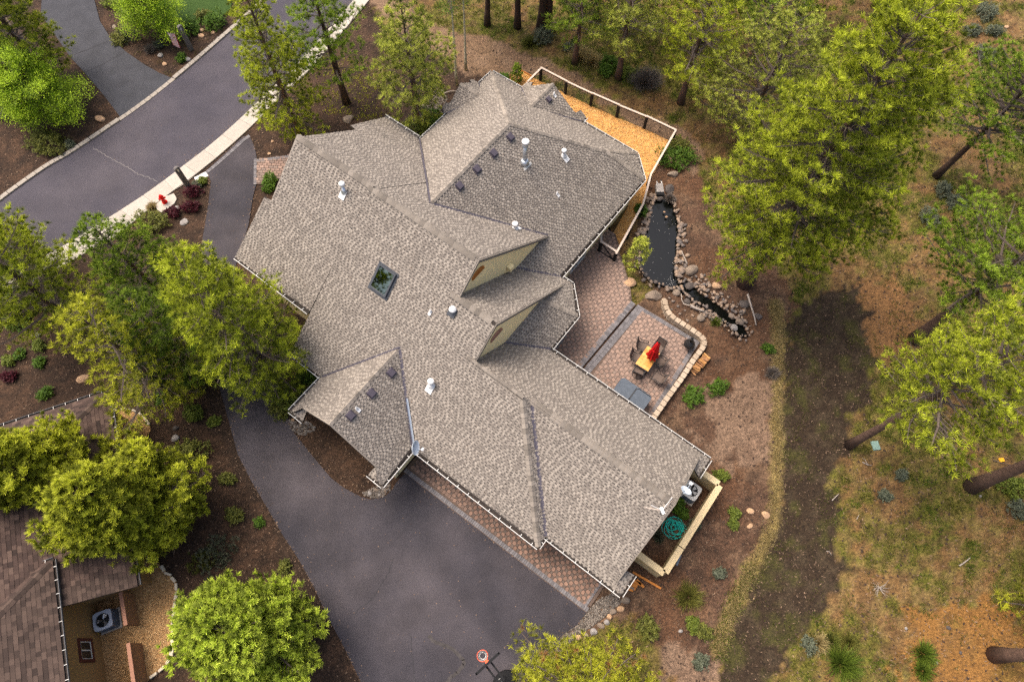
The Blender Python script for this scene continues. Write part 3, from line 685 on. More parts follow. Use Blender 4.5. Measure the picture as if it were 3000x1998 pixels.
# rake boards
def rake(p0, p1):
    p0, p1 = np.array(p0), np.array(p1); d = (p1-p0)/np.linalg.norm(p1-p0); s = np.cross(d, [0, 0, 1.0]); s /= np.linalg.norm(s); k = np.array([0, 0, 1.0])
    mb = MB(); v = []
    for p in (p0, p1): v += [p+s*.03+k*.02, p-s*.03+k*.02, p-s*.03-k*.2, p+s*.03-k*.2]
    mb.add(v, [(0, 1, 5, 4), (1, 2, 6, 5), (2, 3, 7, 6), (3, 0, 4, 7), (3, 2, 1, 0), (4, 5, 6, 7)]); mb.build('rake_board', MT['cap'], house)
for a in [((-10.67, 12.1, 9.3), (-10.67, 18.0, 4.1)), ((-8.47, 10.55, 7.95), (-8.47, 16.6, 3.1)), ((2.45, 9.14, 6.2), (2.45, 12.9, 2.93)), ((2.45, 9.14, 6.2), (2.45, 5.35, 2.9)), ((-22.14, 12.16, 9.36), (-22.14, 9.45, 7.0)), ((-12.2, 2.72, 5.4), (-9.8, 2.72, 3.33)), ((-12.2, 2.72, 5.4), (-14.65, 2.72, 3.33)), ((-10.67, 12.1, 9.3), (-10.67, 10.6, 8.0)), ((-8.47, 10.55, 7.95), (-8.47, 8.9, 6.5))]: rake(*a)

# walls
def wall(poly, z0=-.2, z1=2.6, m=MT['stucco']): return MB().prism(poly, z0, z1).build('wall', m, house)
wall([(-9.3, 5.05), (-1.8, 5.05), (-1.8, 5.65), (1.98, 5.65), (1.98, 12.6), (-9.3, 12.6)])
wall([(-14.9, 3.2), (-9.55, 3.2), (-9.55, 5.04), (-14.9, 5.04)])
wall([(-8.94, 12.61), (-7.35, 12.61), (-7.35, 15.45), (-8.45, 16.6), (-9.41, 16.6), (-9.41, 12.61)])
wall([(-21.05, 14), (-9.42, 14), (-9.42, 25.4), (-10.55, 26.5), (-21.05, 26.4)])
wall([(-22.2, 7), (-17.0, 7), (-17.0, 13.9), (-22.2, 13.9)], z1=4.3); wall([(-22.2, 13.91), (-21.06, 13.91), (-21.06, 19.1), (-22.2, 19.1)])
wall([(-16.99, 5.0), (-9.31, 5.0), (-9.31, 13.9), (-16.99, 13.9)])
wall([(-21.5, 22.7), (-21.06, 22.7), (-21.06, 25.0), (-21.5, 25.0)]); wall([(-18.7, 26.51), (-14.9, 26.51), (-14.9, 26.7), (-18.7, 26.7)])
def gable(axis, c, pts, t=.16):
    mb = MB(); n = len(pts)
    w = lambda q, k: (k, q[0], q[1]) if axis == 'a' else (q[0], k, q[1])
    mb.add([w(q, c) for q in pts]+[w(q, c-t if axis == 'a' else c+t) for q in pts], [tuple(range(n)), tuple(range(n, 2*n))[::-1]]+[(i, n+i, n+(i+1) % n, (i+1) % n) for i in range(n)])
    return mb.build('gable_wall', MT['stucco'], house)
gable('a', 1.99, [(5.75, 2.5), (12.5, 2.5), (12.5, 3.15), (9.14, 6.05), (5.75, 3.1)])
gable('a', -10.82, [(6, 2.5), (18.3, 2.5), (18.3, 3.7), (12.1, 9.17), (6, 3.85)])
gable('a', -8.61, [(6, 2.5), (16.7, 2.5), (16.7, 2.85), (10.55, 7.82), (6, 3.85)])
gable('a', -22.0, [(8, 2.5), (18.7, 2.5), (18.7, 3.2), (12.16, 9.0), (8, 5.3)])
gable('b', 3.19, [(-14.85, 2.5), (-9.6, 2.5), (-9.6, 3.0), (-12.2, 5.25), (-14.85, 3.0)])
gable('b', 26.52, [(-18.9, 2.5), (-14.7, 2.5), (-16.8, 4.3)]); gable('a', -21.5, [(22.4, 2.5), (25.2, 2.5), (23.83, 3.7)])
# windows
def window(c, w, hgt, axis, sgn, arch=False, panes=2):
    "c centre on the wall face; axis along which it runs"
    r = MB(); k = .08
    def bx(u, z, su, sz, dep, off=0):
        if axis == 'a': return dict(c=(c[0]+u, c[1]+sgn*off, c[2]+z), size=(su, dep, sz))
        return dict(c=(c[0]+sgn*off, c[1]+u, c[2]+z), size=(dep, su, sz))
    for u, z, su, sz in ((0, hgt/2, w+k, k), (0, -hgt/2, w+k, k), (-w/2, 0, k, hgt-k), (w/2, 0, k, hgt-k)): r.box(**bx(u, z, su, sz, .10, .03))
    for i in range(1, panes): r.box(**bx(-w/2+w*i/panes, 0, .05, hgt-k, .08, .03))
    fo = r.build('window', MT['white'], house)
    for i in range(panes): MB().box(**bx(-w/2+w*(i+.5)/panes, 0, w/panes-.06, hgt-k, .02, .015)).build('pane', MT['glass'], fo)
window((-10.85, 3.19, 1.75), 1.7, 1.3, 'a', -1); window((-13.7, 3.19, 2.1), .9, .9, 'a', -1)
window((-9.41, 22.6, 1.55), 2.6, 1.2, 'b', 1, panes=3); window((-9.41, 19.6, 1.3), 1.5, 2.0, 'b', 1)
window((-7.34, 14.1, 1.5), 1.9, 1.4, 'b', 1)
window((-4.0, 12.61, 1.5), 1.6, 1.2, 'a', 1); window((0, 12.61, 1.5), 1.6, 1.2, 'a', 1)
for a in (-7.6, -4.4): # garage doors under the eave
    g = MB(); [g.box((a, 5.03, .3+.53*i), (2.7, .06, .5)) for i in range(4)]; g.build('garage_door', MT['white'], house)
g = MB(); [g.box((.3, 5.63, .3+.53*i), (2.4, .06, .5)) for i in range(4)]; g.build('garage_door', MT['white'], house)
# half-round gable louvres and fittings on the gable walls
def louvre(u, v, a, m, w=.44):
    q = on_wall(u, v, a=a); n = 10
    arc = [(q[1]+w*math.cos(t), q[2]-.15+w*.8*math.sin(t)) for t in np.linspace(0, math.pi, n)]
    mb = MB(); mb.add([(a+.012, *x) for x in arc], [tuple(range(n))]); o = mb.build('gable_louvre', MT['brownframe'], house)
    fr = MB(); fr.tube([(a+.03, *x) for x in arc]+[(a+.03, *arc[0])], .045, 5); fr.build('louvre_frame', m, o)
    for i in range(4):
        z = q[2]-.10+i*w*.19; hw = w*math.sqrt(max(0.02, 1-((z-q[2]+.15)/(w*.8))**2))*.92
        MB().box((a+.05, q[1], z), (.06, 2*hw, .03)).build('slat', m, o)
louvre(1399, 797, -10.82, MT['orangewood']); louvre(1453, 979, -8.61, MT['browncap'])
q = on_wall(1490, 781, a=-10.80); MB().box((q[0]+.12, q[1], q[2]), (.24, .3, .34)).build('wall_vent', MT['stucco'], house)
q = on_wall(1165, 1392, a=-9.55); MB().box((q[0]+.06, q[1]-.25, 1.5), (.12, .38, .45)).build('meter_box', MT['stucco'], house); MB().box((q[0]+.06, q[1]+.35, 1.55), (.12, .28, .6)).build('meter_box', MT['stucco'], house)
MB().tube([(-9.5, 3.4, .1), (-9.5, 3.4, 2.5)], .02).build('conduit', MT['blackmetal'], house)

# things that are part of the roof
def upright(key, u, v):
    p = on_roof(u, v, key); p0, n = NORM[key]; _, n, h, s = frame_of(PL[key]); return p, n, h, s
def flash(p, n, h, s, w, l, m=MT['ventwhite'], parent=None, d=-.1):
    c = p+n*.04-s*l*.12; v = [c+h*x*w/2+s*y*l/2+n*t for t in (0, .012) for x, y in ((-1, -1), (1, -1), (1, 1), (-1, 1))]
    return MB().add(v, [(3, 2, 1, 0), (4, 5, 6, 7), (0, 1, 5, 4), (1, 2, 6, 5), (2, 3, 7, 6), (3, 0, 4, 7)]).build('flashing', m, parent or house)
def pipe_vent(key, u, v, r=.055, hgt=.32, cap=False, m=MT['ventwhite']):
    p, n, h, s = upright(key, u, v); r *= .82; hgt *= .85
    mb = MB(); z = np.array([0, 0, 1.0])
    mb.lathe([(r*2.2, -.05), (r*2.0, .06), (r*1.15, .14), (r*1.1, .16), (r, .16), (r, hgt), (r*.82, hgt), (r*.82, hgt-.12)], 12, p)
    o = mb.build('vent_pipe', m, house, smooth=True); flash(p-s*r*1.6, n, h, s, r*4.2, r*5.2, MT['ventwhite'], o)
    if cap: MB().lathe([(r*1.0, hgt-.02), (r*1.75, hgt-.02), (r*1.8, hgt+.12), (r*1.2, hgt+.17), (.01, hgt+.19)], 14, p).build('vent_cap', MT['ventwhite'], o, smooth=True)
    else: MB().lathe([(r*.8, hgt-.05), (r*.8, hgt-.045)], 12, p).build('vent_mouth', MT['black'], o)
    return o
pipe_vent('wing_se', 1651, 457, .10, .42, True); pipe_vent('wing_se', 1632, 570, .045, .28); pipe_vent('sw_main', 1262, 914, .045, .26); pipe_vent('fg_e', 1046, 1197, .05, .26)
pipe_vent('neb_e', 1623, 279, .045, .28); pipe_vent('ne_high', 1509, 670, .11, .42, True); pipe_vent('sw_left', 1009, 562, .10, .62, True, MT['steel']); pipe_vent('sw_main', 1265, 1128, .11, .48, True)
# tall double-wall chimney
p, n, h, s = upright('wing_se', 1537, 478)
o = MB().lathe([(.12, -.1), (.12, 1.45)], 18, p).build('flue_pipe', MT['steel'], house, smooth=True)
flash(p-s*.2, n, h, s, .62, .16, MT['white'], o); MB().lathe([(.26, .0), (.24, .16), (.17, .24), (.155, .25)], 18, p).build('storm_collar', MT['steel'], o, smooth=True)
MB().lathe([(.13, 1.36), (.17, 1.38), (.17, 1.47), (.14, 1.48)], 18, p).build('flue_collar', MT['steel'], o, smooth=True)
MB().lathe([(.13, 1.5), (.175, 1.5), (.175, 1.62), (.20, 1.63), (.20, 1.72), (.18, 1.755), (.01, 1.765)], 20, p).build('flue_cap', MT['ventwhite'], o, smooth=True)
# white dome ventilator on a dark plate
p, n, h, s = upright('sw_main', 1327, 912)
o = flash(p, n, h, s, .42, .46, MT['darkframe']); o.name = 'dome_vent'
MB().lathe([(.10, 0), (.10, .14), (.17, .15), (.185, .2), (.16, .26), (.09, .30), (.085, .31), (.04, .335), (.005, .34)], 20, p).build('dome', MT['ventwhite'], o, smooth=True)
# slate coloured slant-back vents
def slant(key, u, v, w=.34):
    p, n, h, s = upright(key, u, v); mb = MB(); q = lambda x, y, t: p+h*x*w/2+s*y*w/2+n*t
    mb.add([q(-1, -1, .0), q(1, -1, .0), q(1, 1, .0), q(-1, 1, .0), q(-.9, -.95, .17), q(.9, -.95, .17), q(.85, .8, .10), q(-.85, .8, .10)], [(4, 5, 6, 7), (0, 1, 5, 4), (1, 2, 6, 5), (2, 3, 7, 6), (3, 0, 4, 7)])
    o = mb.build('slant_vent', MT['ventslate'], house); flash(p, n, h, s, w*1.25, w*1.2, MT['ventslate'], o)
for u, v in ((1493, 401), (1444, 448), (1395, 495), (1344, 544)): slant('wing_se', u, v)
for u, v in ((1144, 1090), (1086, 1150), (1025, 1215)): slant('fg_e', u, v)
slant('neb_e', 1606, 291, .30)
# skylight
c = [on_roof(1000+x/2.354, 666+y/2.354, 'sw_main') for x, y in ((200, 395), (312, 472), (390, 338), (275, 258))]
ctr = np.mean(c, 0); _, n, h, s = frame_of(PL['sw_main']); hw, hl = .52, .66
q = lambda x, y, t: ctr+h*x+s*y+n*t
fr = MB()
for (x0, x1, y0, y1) in ((-hw, hw, -hl, -hl+.09), (-hw, hw, hl-.09, hl), (-hw, -hw+.08, -hl+.09, hl-.09), (hw-.08, hw, -hl+.09, hl-.09)):
    fr.add([q(x, y, t) for t in (0, .16) for x, y in ((x0, y0), (x1, y0), (x1, y1), (x0, y1))], [(4, 5, 6, 7), (0, 1, 5, 4), (1, 2, 6, 5), (2, 3, 7, 6), (3, 0, 4, 7)])
so = fr.build('skylight', MT['darkframe'], house)
MB().add([q(x, y, .13) for x, y in ((-hw+.07, -hl+.08), (hw-.07, -hl+.08), (hw-.07, hl-.08), (-hw+.07, hl-.08))], [(0, 1, 2, 3)]).build('pane', MT['skyglass'], so)
MB().add([q(x, y, t) for t in (.03, .045) for x, y in ((-hw-.1, -hl-.14), (hw+.1, -hl-.14), (hw+.1, hl+.05), (-hw-.1, hl+.05))], [(4, 5, 6, 7), (0, 1, 5, 4), (1, 2, 6, 5), (2, 3, 7, 6), (3, 0, 4, 7)]).build('flashing', MT['darkframe'], so)

# ------------------------------------------------------------------ pavers: squares, lens-shaped stones and bowed squares that form linked circles
HOUSE_FOOT = [(-9.6, 4.9), (2.0, 4.9), (2.0, 12.6), (-7.3, 12.6), (-7.3, 15.5), (-8.4, 16.6), (-9.4, 16.6), (-9.4, 25.4), (-10.6, 26.5), (-21, 26.5), (-22, 19), (-22, 7), (-17, 5)]
def circle_pavers(poly, z, s, mats, sub=None, skip=None):
    "poly in house axes; returns piece items in world coordinates"
    P2 = np.array(poly); x0, y0 = P2.min(0); x1, y1 = P2.max(0); q, c = s*.20, s*.285; g = .008
    items = []
    shapes = [((0, 0), [(-q, -q), (q, -q), (q, q), (-q, q)], 1),
              ((s/2, 0), [(q-s/2, -q), (q-s/2, q), (0, c), (s/2-q, q), (s/2-q, -q), (0, -c)], 0),
              ((0, s/2), [(-q, q-s/2), (q, q-s/2), (c, 0), (q, s/2-q), (-q, s/2-q), (-c, 0)], 0),
              ((s/2, s/2), [(q-s/2, q-s/2), (0, c-s/2), (s/2-q, q-s/2), (s/2-c, 0), (s/2-q, s/2-q), (0, s/2-c), (q-s/2, s/2-q), (c-s/2, 0)], 2)]
    for i in range(int((x1-x0)/s)+2):
        for j in range(int((y1-y0)/s)+2):
            for (ox, oy), sh, k in shapes:
                X, Y = x0+i*s+ox, y0+j*s+oy
                if not inside(poly, np.array(X), np.array(Y)): continue
                if skip is not None and inside(skip, np.array(X), np.array(Y)): continue
                r = max(abs(a)+abs(b) for a, b in sh); f = 1-g/(s*.3)
                pts = [toW(X+a*f, Y+b*f)[:2] for a, b in sh]
                m = MB().prism(pts, z-.05, z+random.uniform(-.004, .004), inset=.05)
                ff = [t for t in m.f]
                items.append((m.v, ff, mats[k], (random.uniform(.55, 1), random.uniform(0, .3), random.uniform(.3, .65))[k]))
    return items
def brick_course(p0, p1, w, z, parent, m=MT['greybrick'], bw=.105, rows=1, name='border_brick'):
    "a soldier course; too fine to pick apart, joined"
    p0, p1 = np.array(p0), np.array(p1); L = np.linalg.norm(p1-p0); d = (p1-p0)/L; n = np.array([-d[1], d[0]])
    mb = MB(); k = int(L/bw)
    for r in range(rows):
        for i in range(k):
            a = p0+d*(i+.04+.5*(r % 2))*L/k+n*(r*w+.006); b = a+d*L/k*.92
            mb.prism([a, b, b+n*(w-.012), a+n*(w-.012)], z-.06, z+random.uniform(-.003, .003), tone=random.random(), inset=.04)
    return mb.build(name, m, parent, tone=True, kind='stuff')
h2w = lambda q: toW(*q)[:2]
# strip along the garage
apron = thing('paver_apron', 'reddish paver strip in linked circles between the garage and the asphalt driveway', 'paving'); apron['kind'] = 'structure'
AP = [(-9.2, 3.98), (2.1, 4.1), (2.1, 5.62), (-9.2, 5.0)]
sheet('joint_sand', [h2w(q) for q in [(-9.45, 3.66), (2.28, 3.86), (2.28, 5.7), (-9.45, 5.04)]], .012, MT['joint'])
pieces(apron, 'paver', circle_pavers(AP, .045, .36, [MT['paver'], MT['paverdark'], MT['paverdark']], skip=None), 300, MT['paverstuff'], 'paver_field')
brick_course(h2w((-9.44, 3.68)), h2w((2.27, 3.88)), .25, .045, apron, bw=.12)
brick_course(h2w((2.13, 4.1)), h2w((2.13, 5.6)), .15, .045, apron, bw=.12)
# terrace: upper level
H = lambda pts: [tuple(toH(P(u, v, 0))[:2]) for u, v in pts]
terr = thing('terrace', 'upper reddish paver terrace in linked circles between the house and the pond', 'terrace'); terr['kind'] = 'structure'
up = H([(1862, 895), (1850, 887), (1847, 852), (1838, 816), (1826, 777), (1815, 747), (1812, 718), (1802, 690), (1784, 676), (1762, 680)])
UP = [(-9.4, 23.2), (-9.4, 16.6), (-8.4, 16.6), (-7.3, 15.5), (-7.3, 12.62), (-5.36, 12.62), (-5.36, 14.2)]+up
UPi = [(-9.4, 23.1), (-9.4, 16.65), (-8.3, 16.6), (-7.25, 15.5), (-7.25, 12.65), (-5.50, 12.65), (-5.45, 14.2), (-5.36, 19.3)]+[(a-.12, b-.02) for a, b in up[1:]]
MB().prism([h2w(q) for q in UP], -.1, .125).build('joint_sand', MT['joint'], terr)
pieces(terr, 'paver', circle_pavers(UPi, .15, .40, [MT['patio'], MT['patiodark'], MT['patiodark']]), 300, MT['patiostuff'], 'paver_field')
brick_course(h2w((-5.36, 12.64)), h2w((-5.12, 19.6)), .34, .152, terr, bw=.11)
# lower dining terrace
ter2 = thing('dining_terrace', 'lower paver dining terrace with grey brick border below the wide step', 'terrace'); ter2['kind'] = 'structure'
lo = H([(1871, 894), (1936, 930), (2011, 979), (2051, 1002), (1990, 1100), (1915, 1224)])
LO = [(-5.3, 12.64), lo[0]]+lo[1:4]+[(lo[5][0], lo[5][1]), (lo[5][0]+.1, 12.64)]
MB().prism([h2w(q) for q in LO], -.1, -.002).build('joint_sand', MT['joint'], ter2)
LOi = [(-4.70, 12.66), (-4.66, lo[0][1]-.16), (lo[2][0]-.1, lo[2][1]-.2), (lo[3][0]-.2, lo[3][1]-.2), (lo[5][0]-.16, lo[5][1]), (lo[5][0]-.12, 12.66)]
pieces(ter2, 'paver', circle_pavers(LOi, .024, .40, [MT['patio'], MT['patiodark'], MT['patiodark']]), 300, MT['patiostuff'], 'paver_field')
brick_course(h2w((-4.83, 12.64)), h2w((-4.56, lo[0][1])), .25, .026, ter2, bw=.11); brick_course(h2w((-5.07, 12.64)), h2w((-4.80, lo[0][1])), .22, .026, ter2, bw=.11)
brick_course(h2w(lo[3]), h2w(lo[0]), .26, .026, ter2, bw=.11)
brick_course(h2w((lo[5][0]+.02, 12.64)), h2w(lo[3]), .27, .026, ter2, bw=.11)
brick_course(h2w((-7.1, 12.65)), h2w((-7.1, 15.4)), .26, .153, terr, bw=.11)
# front walk beside the street driveway
fw = thing('front_walk', 'small reddish paver walk from the driveway to the front door', 'walk'); fw['kind'] = 'structure'
fwp = G([(752, 467), (800, 464), (866, 452), (900, 440), (900, 520), (825, 521), (770, 540), (751, 541)])
sheet('joint_sand', fwp, .012, MT['joint'])
its = []
fx = np.array(fwp)
for i, X in enumerate(np.arange(fx[:, 0].min(), fx[:, 0].max(), .30)):
    for j, Y in enumerate(np.arange(fx[:, 1].min(), fx[:, 1].max(), .20)):
        x = X+(.15 if j % 2 else 0)
        if inside(fwp, np.array(x), np.array(Y)):
            m = MB().prism([(x-.14, Y-.09), (x+.14, Y-.09), (x+.14, Y+.09), (x-.14, Y+.09)], 0, .04+random.uniform(-.003, .003), inset=.05)
            its.append((m.v, m.f, MT['patio'] if random.random() < .7 else MT['patiodark'], random.random()))
pieces(fw, 'paver', its)
brick_course(P(752, 541)[:2], P(753, 466)[:2], .2, .042, fw, bw=.11); brick_course(P(753, 468)[:2], P(866, 454)[:2], -.2, .042, fw, bw=.11)
for i in range(len(swi)-1):
    if 395 < 0: pass
a = [P(*q)[:2] for q in ((598, 507), (634, 478), (676, 441), (712, 408), (728, 396))]
for i in range(4): brick_course(a[i], a[i+1], -.22, .03, fw, bw=.11)

# retaining wall of rounded blocks, three courses and a cap
rw = thing('retaining_wall', 'curved buff block retaining wall around the dining terrace', 'wall')
RWP = [(1490, 75), (1500, 150), (1530, 220), (1575, 280), (1640, 325), (1710, 370), (1785, 420), (1855, 465), (1925, 510), (1990, 575), (1985, 645), (1945, 705), (1900, 760), (1855, 820), (1815, 880), (1770, 950), (1735, 1015), (1690, 1075), (1640, 1140), (1595, 1205), (1550, 1265), (1505, 1325), (1460, 1395), (1415, 1460), (1370, 1525), (1330, 1590)]
WH = .46
rw_pts = [P(1600+x/4.2818, 860+y/4.2818, WH)[:2] for x, y in RWP]
rl = resample(rw_pts, .355)
for lev in range(4):
    z0, z1 = -.05+lev*.128, .07+lev*.128
    if lev == 3: z1 = WH
    for i in range(len(rl)-1):
        t = rl[min(i+1, len(rl)-1)]-rl[i]; ang = math.atan2(t[1], t[0]); w = .335/2; dpt = .15 if lev == 3 else .135
        c = rl[i]+t*(.5 if lev % 2 else .0)
        poly = [(-w*.86, -dpt), (w*.86, -dpt), (w, -dpt*.4), (w*.92, dpt), (-w*.92, dpt), (-w, -dpt*.4)]
        if random.random() < .5: poly = [(x, y*random.uniform(.95, 1.06)) for x, y in poly]
        m = MB().prism(poly, 0, z1-z0-.008, inset=.05)
        ca, sa = math.cos(ang+math.pi), math.sin(ang+math.pi)
        v = np.array(m.v)@np.array([[ca, sa, 0], [-sa, ca, 0], [0, 0, 1]])
        link('block', mesh('block', v, m.f, MT['wallblock']), rw, None, (*c, z0))

# pond and stream water
sheet('pond_water', pond_poly, -.17, MT['water']); sheet('stream_water', stream_poly, -.15, MT['water'])

# golden chip bed behind the house
FP = [(1440+x/3.92, 180+y/3.92) for x, y in ((560, 225), (845, 375), (1135, 512), (1435, 645), (1750, 775))]
bed = [P(*q)[:2] for q in FP]
BE = P(1440+2070/3.92, 180+930/3.92)[:2]
K0 = toW(-9.25, 27.4)[:2]; K1 = P(1600+955/3.364, 480+400/3.364, 1.1)[:2]; K2 = P(1600+690/3.364, 480+885/3.364, 1.1)[:2]
bedpoly = bed+[BE, K0, K1, K2, toW(-8.3, 21.4)[:2], toW(-9.0, 23.2)[:2], toW(-9.35, 25.3)[:2], toW(-10.6, 26.3)[:2], toW(-20.8, 26.3)[:2], P(1500, 290)[:2], P(1440+150/3.92, 180+225/3.92)[:2], P(1440+225/3.92, 180+172/3.92)[:2], P(1440+335/3.92, 180+112/3.92)[:2], P(1440+480/3.92, 180+195/3.92)[:2]]
sheet('chip_bed', bedpoly, .02, MT['straw'])
def scatter_in(poly, n, seed=1):
    r = np.random.default_rng(seed); q = np.array(poly)[:, :2]; lo_, hi = q.min(0), q.max(0); out = np.zeros((0, 2))
    while len(out) < n:
        p = r.uniform(lo_, hi, (n*2, 2)); out = np.concatenate([out, p[inside(q, p[:, 0], p[:, 1])]])
    return out[:n]
def flakes(name, pts, z, size, material, seed=1, el=2.5, zj=.03, kind='stuff', parent=None, tone=None):
    r = np.random.default_rng(seed); n = len(pts); a = r.uniform(0, 2*np.pi, n); L = size*r.uniform(.5, 1.5, n); w = L/el*r.uniform(.7, 1.3, n)
    d = np.stack([np.cos(a), np.sin(a), r.normal(0, .25, n)], -1); s = np.stack([-np.sin(a), np.cos(a), r.normal(0, .25, n)], -1)
    c = np.concatenate([pts, (z+r.uniform(0, zj, n))[:, None]], 1)
    V = np.stack([c-d*L[:, None]/2, c+s*w[:, None]/2, c+d*L[:, None]/2, c-d*L[:, None]/2, c+d*L[:, None]/2, c-s*w[:, None]/2], 1).reshape(-1, 3, 3)
    t = np.repeat(r.random(n) if tone is None else tone, 6)
    return link(name, trimesh(name, V, material, t), parent, kind)
flakes('wood_chips', scatter_in(bedpoly, 9000), .025, .10, MT['chip'])
for a, b in (((1440+330/3.92, 180+108/3.92), (1440+482/3.92, 180+192/3.92)), ((1440+165/3.92, 180+214/3.92), (1440+232/3.92, 180+166/3.92))):
    p0, p1 = P(*a), P(*b); t = p1-p0
    tag(MB().box((p0+p1)/2+np.array([0, 0, .05]), (np.linalg.norm(t), .05, .13), math.atan2(t[1], t[0])).build('edging_board', MT['orangewood']), 'long orange edging board along the outer rim of the chip bed' if b[0] > 1540 else 'short orange edging board at the inner corner of the chip bed', 'edging board', 'edging boards of the chip bed')

# ------------------------------------------------------------------ rail fence with black posts and wires
fence = thing('rail_fence', 'wood railed fence with black posts and thin wires around the golden chip bed', 'fence')
FZ = 1.12
def post(p, hgt=FZ, w=.16, par=fence):
    return MB().box((p[0], p[1], hgt/2-.05), (w, w, hgt), TH).build('post', MT['black'], par)
def railseg(a, b, z=FZ, w=.12, t=.05, par=fence, wires=True, over=.10, name='rail'):
    a, b = np.array(a[:2]), np.array(b[:2]); d = b-a; L = np.linalg.norm(d); d /= L; an = math.atan2(d[1], d[0]); c = (a+b)/2
    MB().box((*c, z+t/2), (L+over, w, t), an).build(name, MT['wood'], par)
    MB().box((*c, z-.06), (L-.1, .05, .09), an).build('under_rail', MT['black'], par)
    if wires:
        for k in range(7): MB().tube([(*a, .12+k*.125), (*b, .12+k*.125)], .007, 4).build('wire', MT['blackmetal'], par)
posts = bed+[BE]
for p in posts: post(p)
for i in range(5): railseg(posts[i], posts[i+1], FZ+(.0 if i % 2 else .035))
W0 = P(1440+335/3.92, 180+312/3.92, FZ)[:2]; W1 = P(1440+420/3.92, 180+232/3.92, FZ)[:2]
post(W1); railseg(posts[0], W1); railseg(W1, W0, FZ-.08)
KE = [(np.array(BE)+np.array(K0))/2]
for p in KE: post(p)
railseg(BE, KE[0], FZ+.03); railseg(KE[0], K0, FZ); post(K0)
railseg(K0, K1, FZ+.03); post(K1); railseg(K1, K2, FZ)
M1 = (np.array(K1)+np.array(K2))/2; post(M1)
gate = thing('garden_gate', 'black framed garden gate with diagonal brace and wood top rail beside the pond', 'gate')
GP = P(1600+520/3.364, 480+870/3.364)[:2]; GQ = P(1600+665/3.364, 480+965/3.364)[:2]
G0 = toW(-9.3, 21.9)[:2]
post(GP, par=gate, w=.17); post(GQ, par=gate, w=.17)
railseg(GP, GQ, FZ+.02, par=gate, wires=False); railseg(G0, GP, FZ, par=gate, wires=False)
for z in (.12,): 
    d = GQ-GP; MB().box((*((GP+GQ)/2), z), (np.linalg.norm(d), .07, .09), math.atan2(d[1], d[0])).build('bottom_bar', MT['black'], gate)
d = (GQ-GP); MB().tube([(*(GP+d*.08), FZ-.12), (*(GP+d*.92), .18)], .05, 4).build('brace', MT['black'], gate)

# ------------------------------------------------------------------ walled utility yard at the garage end
yardw = thing('yard_wall', 'cream stucco yard wall with flat cap enclosing the air conditioner', 'wall', (0, 0, 0), TH)
YH = 1.33
def ywall(a, b, t=.20):
    a, b = np.array(a), np.array(b); d = b-a; L = np.linalg.norm(d); an = math.atan2(d[1], d[0]); c = (a+b)/2
    MB().box((*c, YH/2-.1), (L, t, YH+.1), an).build('wall_body', MT['yardwall'], yardw)
    MB().box((*c, YH+.0), (L+.06, t+.12, .07), an).build('wall_cap', MT['yardwall'], yardw)
ywall((2.05, 7.46), (4.14, 7.46)); ywall((4.2, 7.57), (4.2, 9.0)); ywall((4.2, 9.02), (4.17, 12.79)); ywall((4.06, 12.87), (2.05, 12.87))

def ac_unit(name, label, loc, rz, top, side, blades=True):
    t = thing(name, label, 'air conditioner', loc, rz)
    MB().box((0, 0, .03), (.98, .98, .06)).build('pad', MT['concrete'], t)
    w = .42
    def rr(w, r=.1, n=4):
        o = []
        for cx, cy, a0 in ((w-r, w-r, 0), (-w+r, w-r, 90), (-w+r, -w+r, 180), (w-r, -w+r, 270)):
            for k in range(n+1): a = R(a0+90*k/n); o.append((cx+r*math.cos(a), cy+r*math.sin(a)))
        return o
    o = MB().prism(rr(w), .06, .74).build('cabinet', side, t)
    sl = MB()
    for k in range(9): sl.box((0, 0, .12+k*.068), (2*w*.86, 2*w+.015, .012)).box((0, 0, .12+k*.068), (2*w+.015, 2*w*.86, .012))
    sl.build('grille', MT['acslate'], o)
    # lid ring
    n = 24; outer = []
    for k in range(n):
        a = 2*math.pi*k/n; q = (w+.012)/max(abs(math.cos(a)), abs(math.sin(a))); q = min(q, (w+.012)*1.28); outer.append((q*math.cos(a), q*math.sin(a)))
    inner = [(.32*math.cos(2*math.pi*k/n), .32*math.sin(2*math.pi*k/n)) for k in range(n)]
    m = MB(); v = [(*p, .80) for p in outer]+[(*p, .80) for p in inner]+[(*p, .735) for p in outer]+[(*p, .755) for p in inner]
    f = []
    for k in range(n): j = (k+1) % n; f += [(k, j, n+j, n+k), (2*n+k, 2*n+j, j, k), (n+k, n+j, 3*n+j, 3*n+k)]
    lid = m.add(v, f).build('lid', top, t)
    MB().lathe([(.318, .745), (.318, .748)], 24).build('fan_well', MT['black'], t)
    fan = MB().lathe([(.06, .75), (.06, .79), (.01, .80)], 12).build('fan_hub', MT['blackmetal'], t)
    for k in range(5 if blades else 3):
        a = 2*math.pi*k/(5 if blades else 3); v = []
        for rr_, da, z in ((.06, -.35, .752), (.29, -.38, .750), (.29, .30, .785), (.06, .35, .778)): v.append((rr_*math.cos(a+da), rr_*math.sin(a+da), z))
        MB().add(v, [(0, 1, 2, 3)]).build('fan_blade', MT['acgrey'] if blades else MT['steel'], fan)
    g = MB()
    for k in range(3): g.tube([((.11+.1*k)*math.cos(2*math.pi*i/20), (.11+.1*k)*math.sin(2*math.pi*i/20), .806) for i in range(21)], .005, 3)
    for k in range(8): g.tube([(.05*math.cos(k*math.pi/4), .05*math.sin(k*math.pi/4), .806), (.33*math.cos(k*math.pi/4), .33*math.sin(k*math.pi/4), .806)], .005, 3)
    g.build('guard', MT['blackmetal'], t); return t
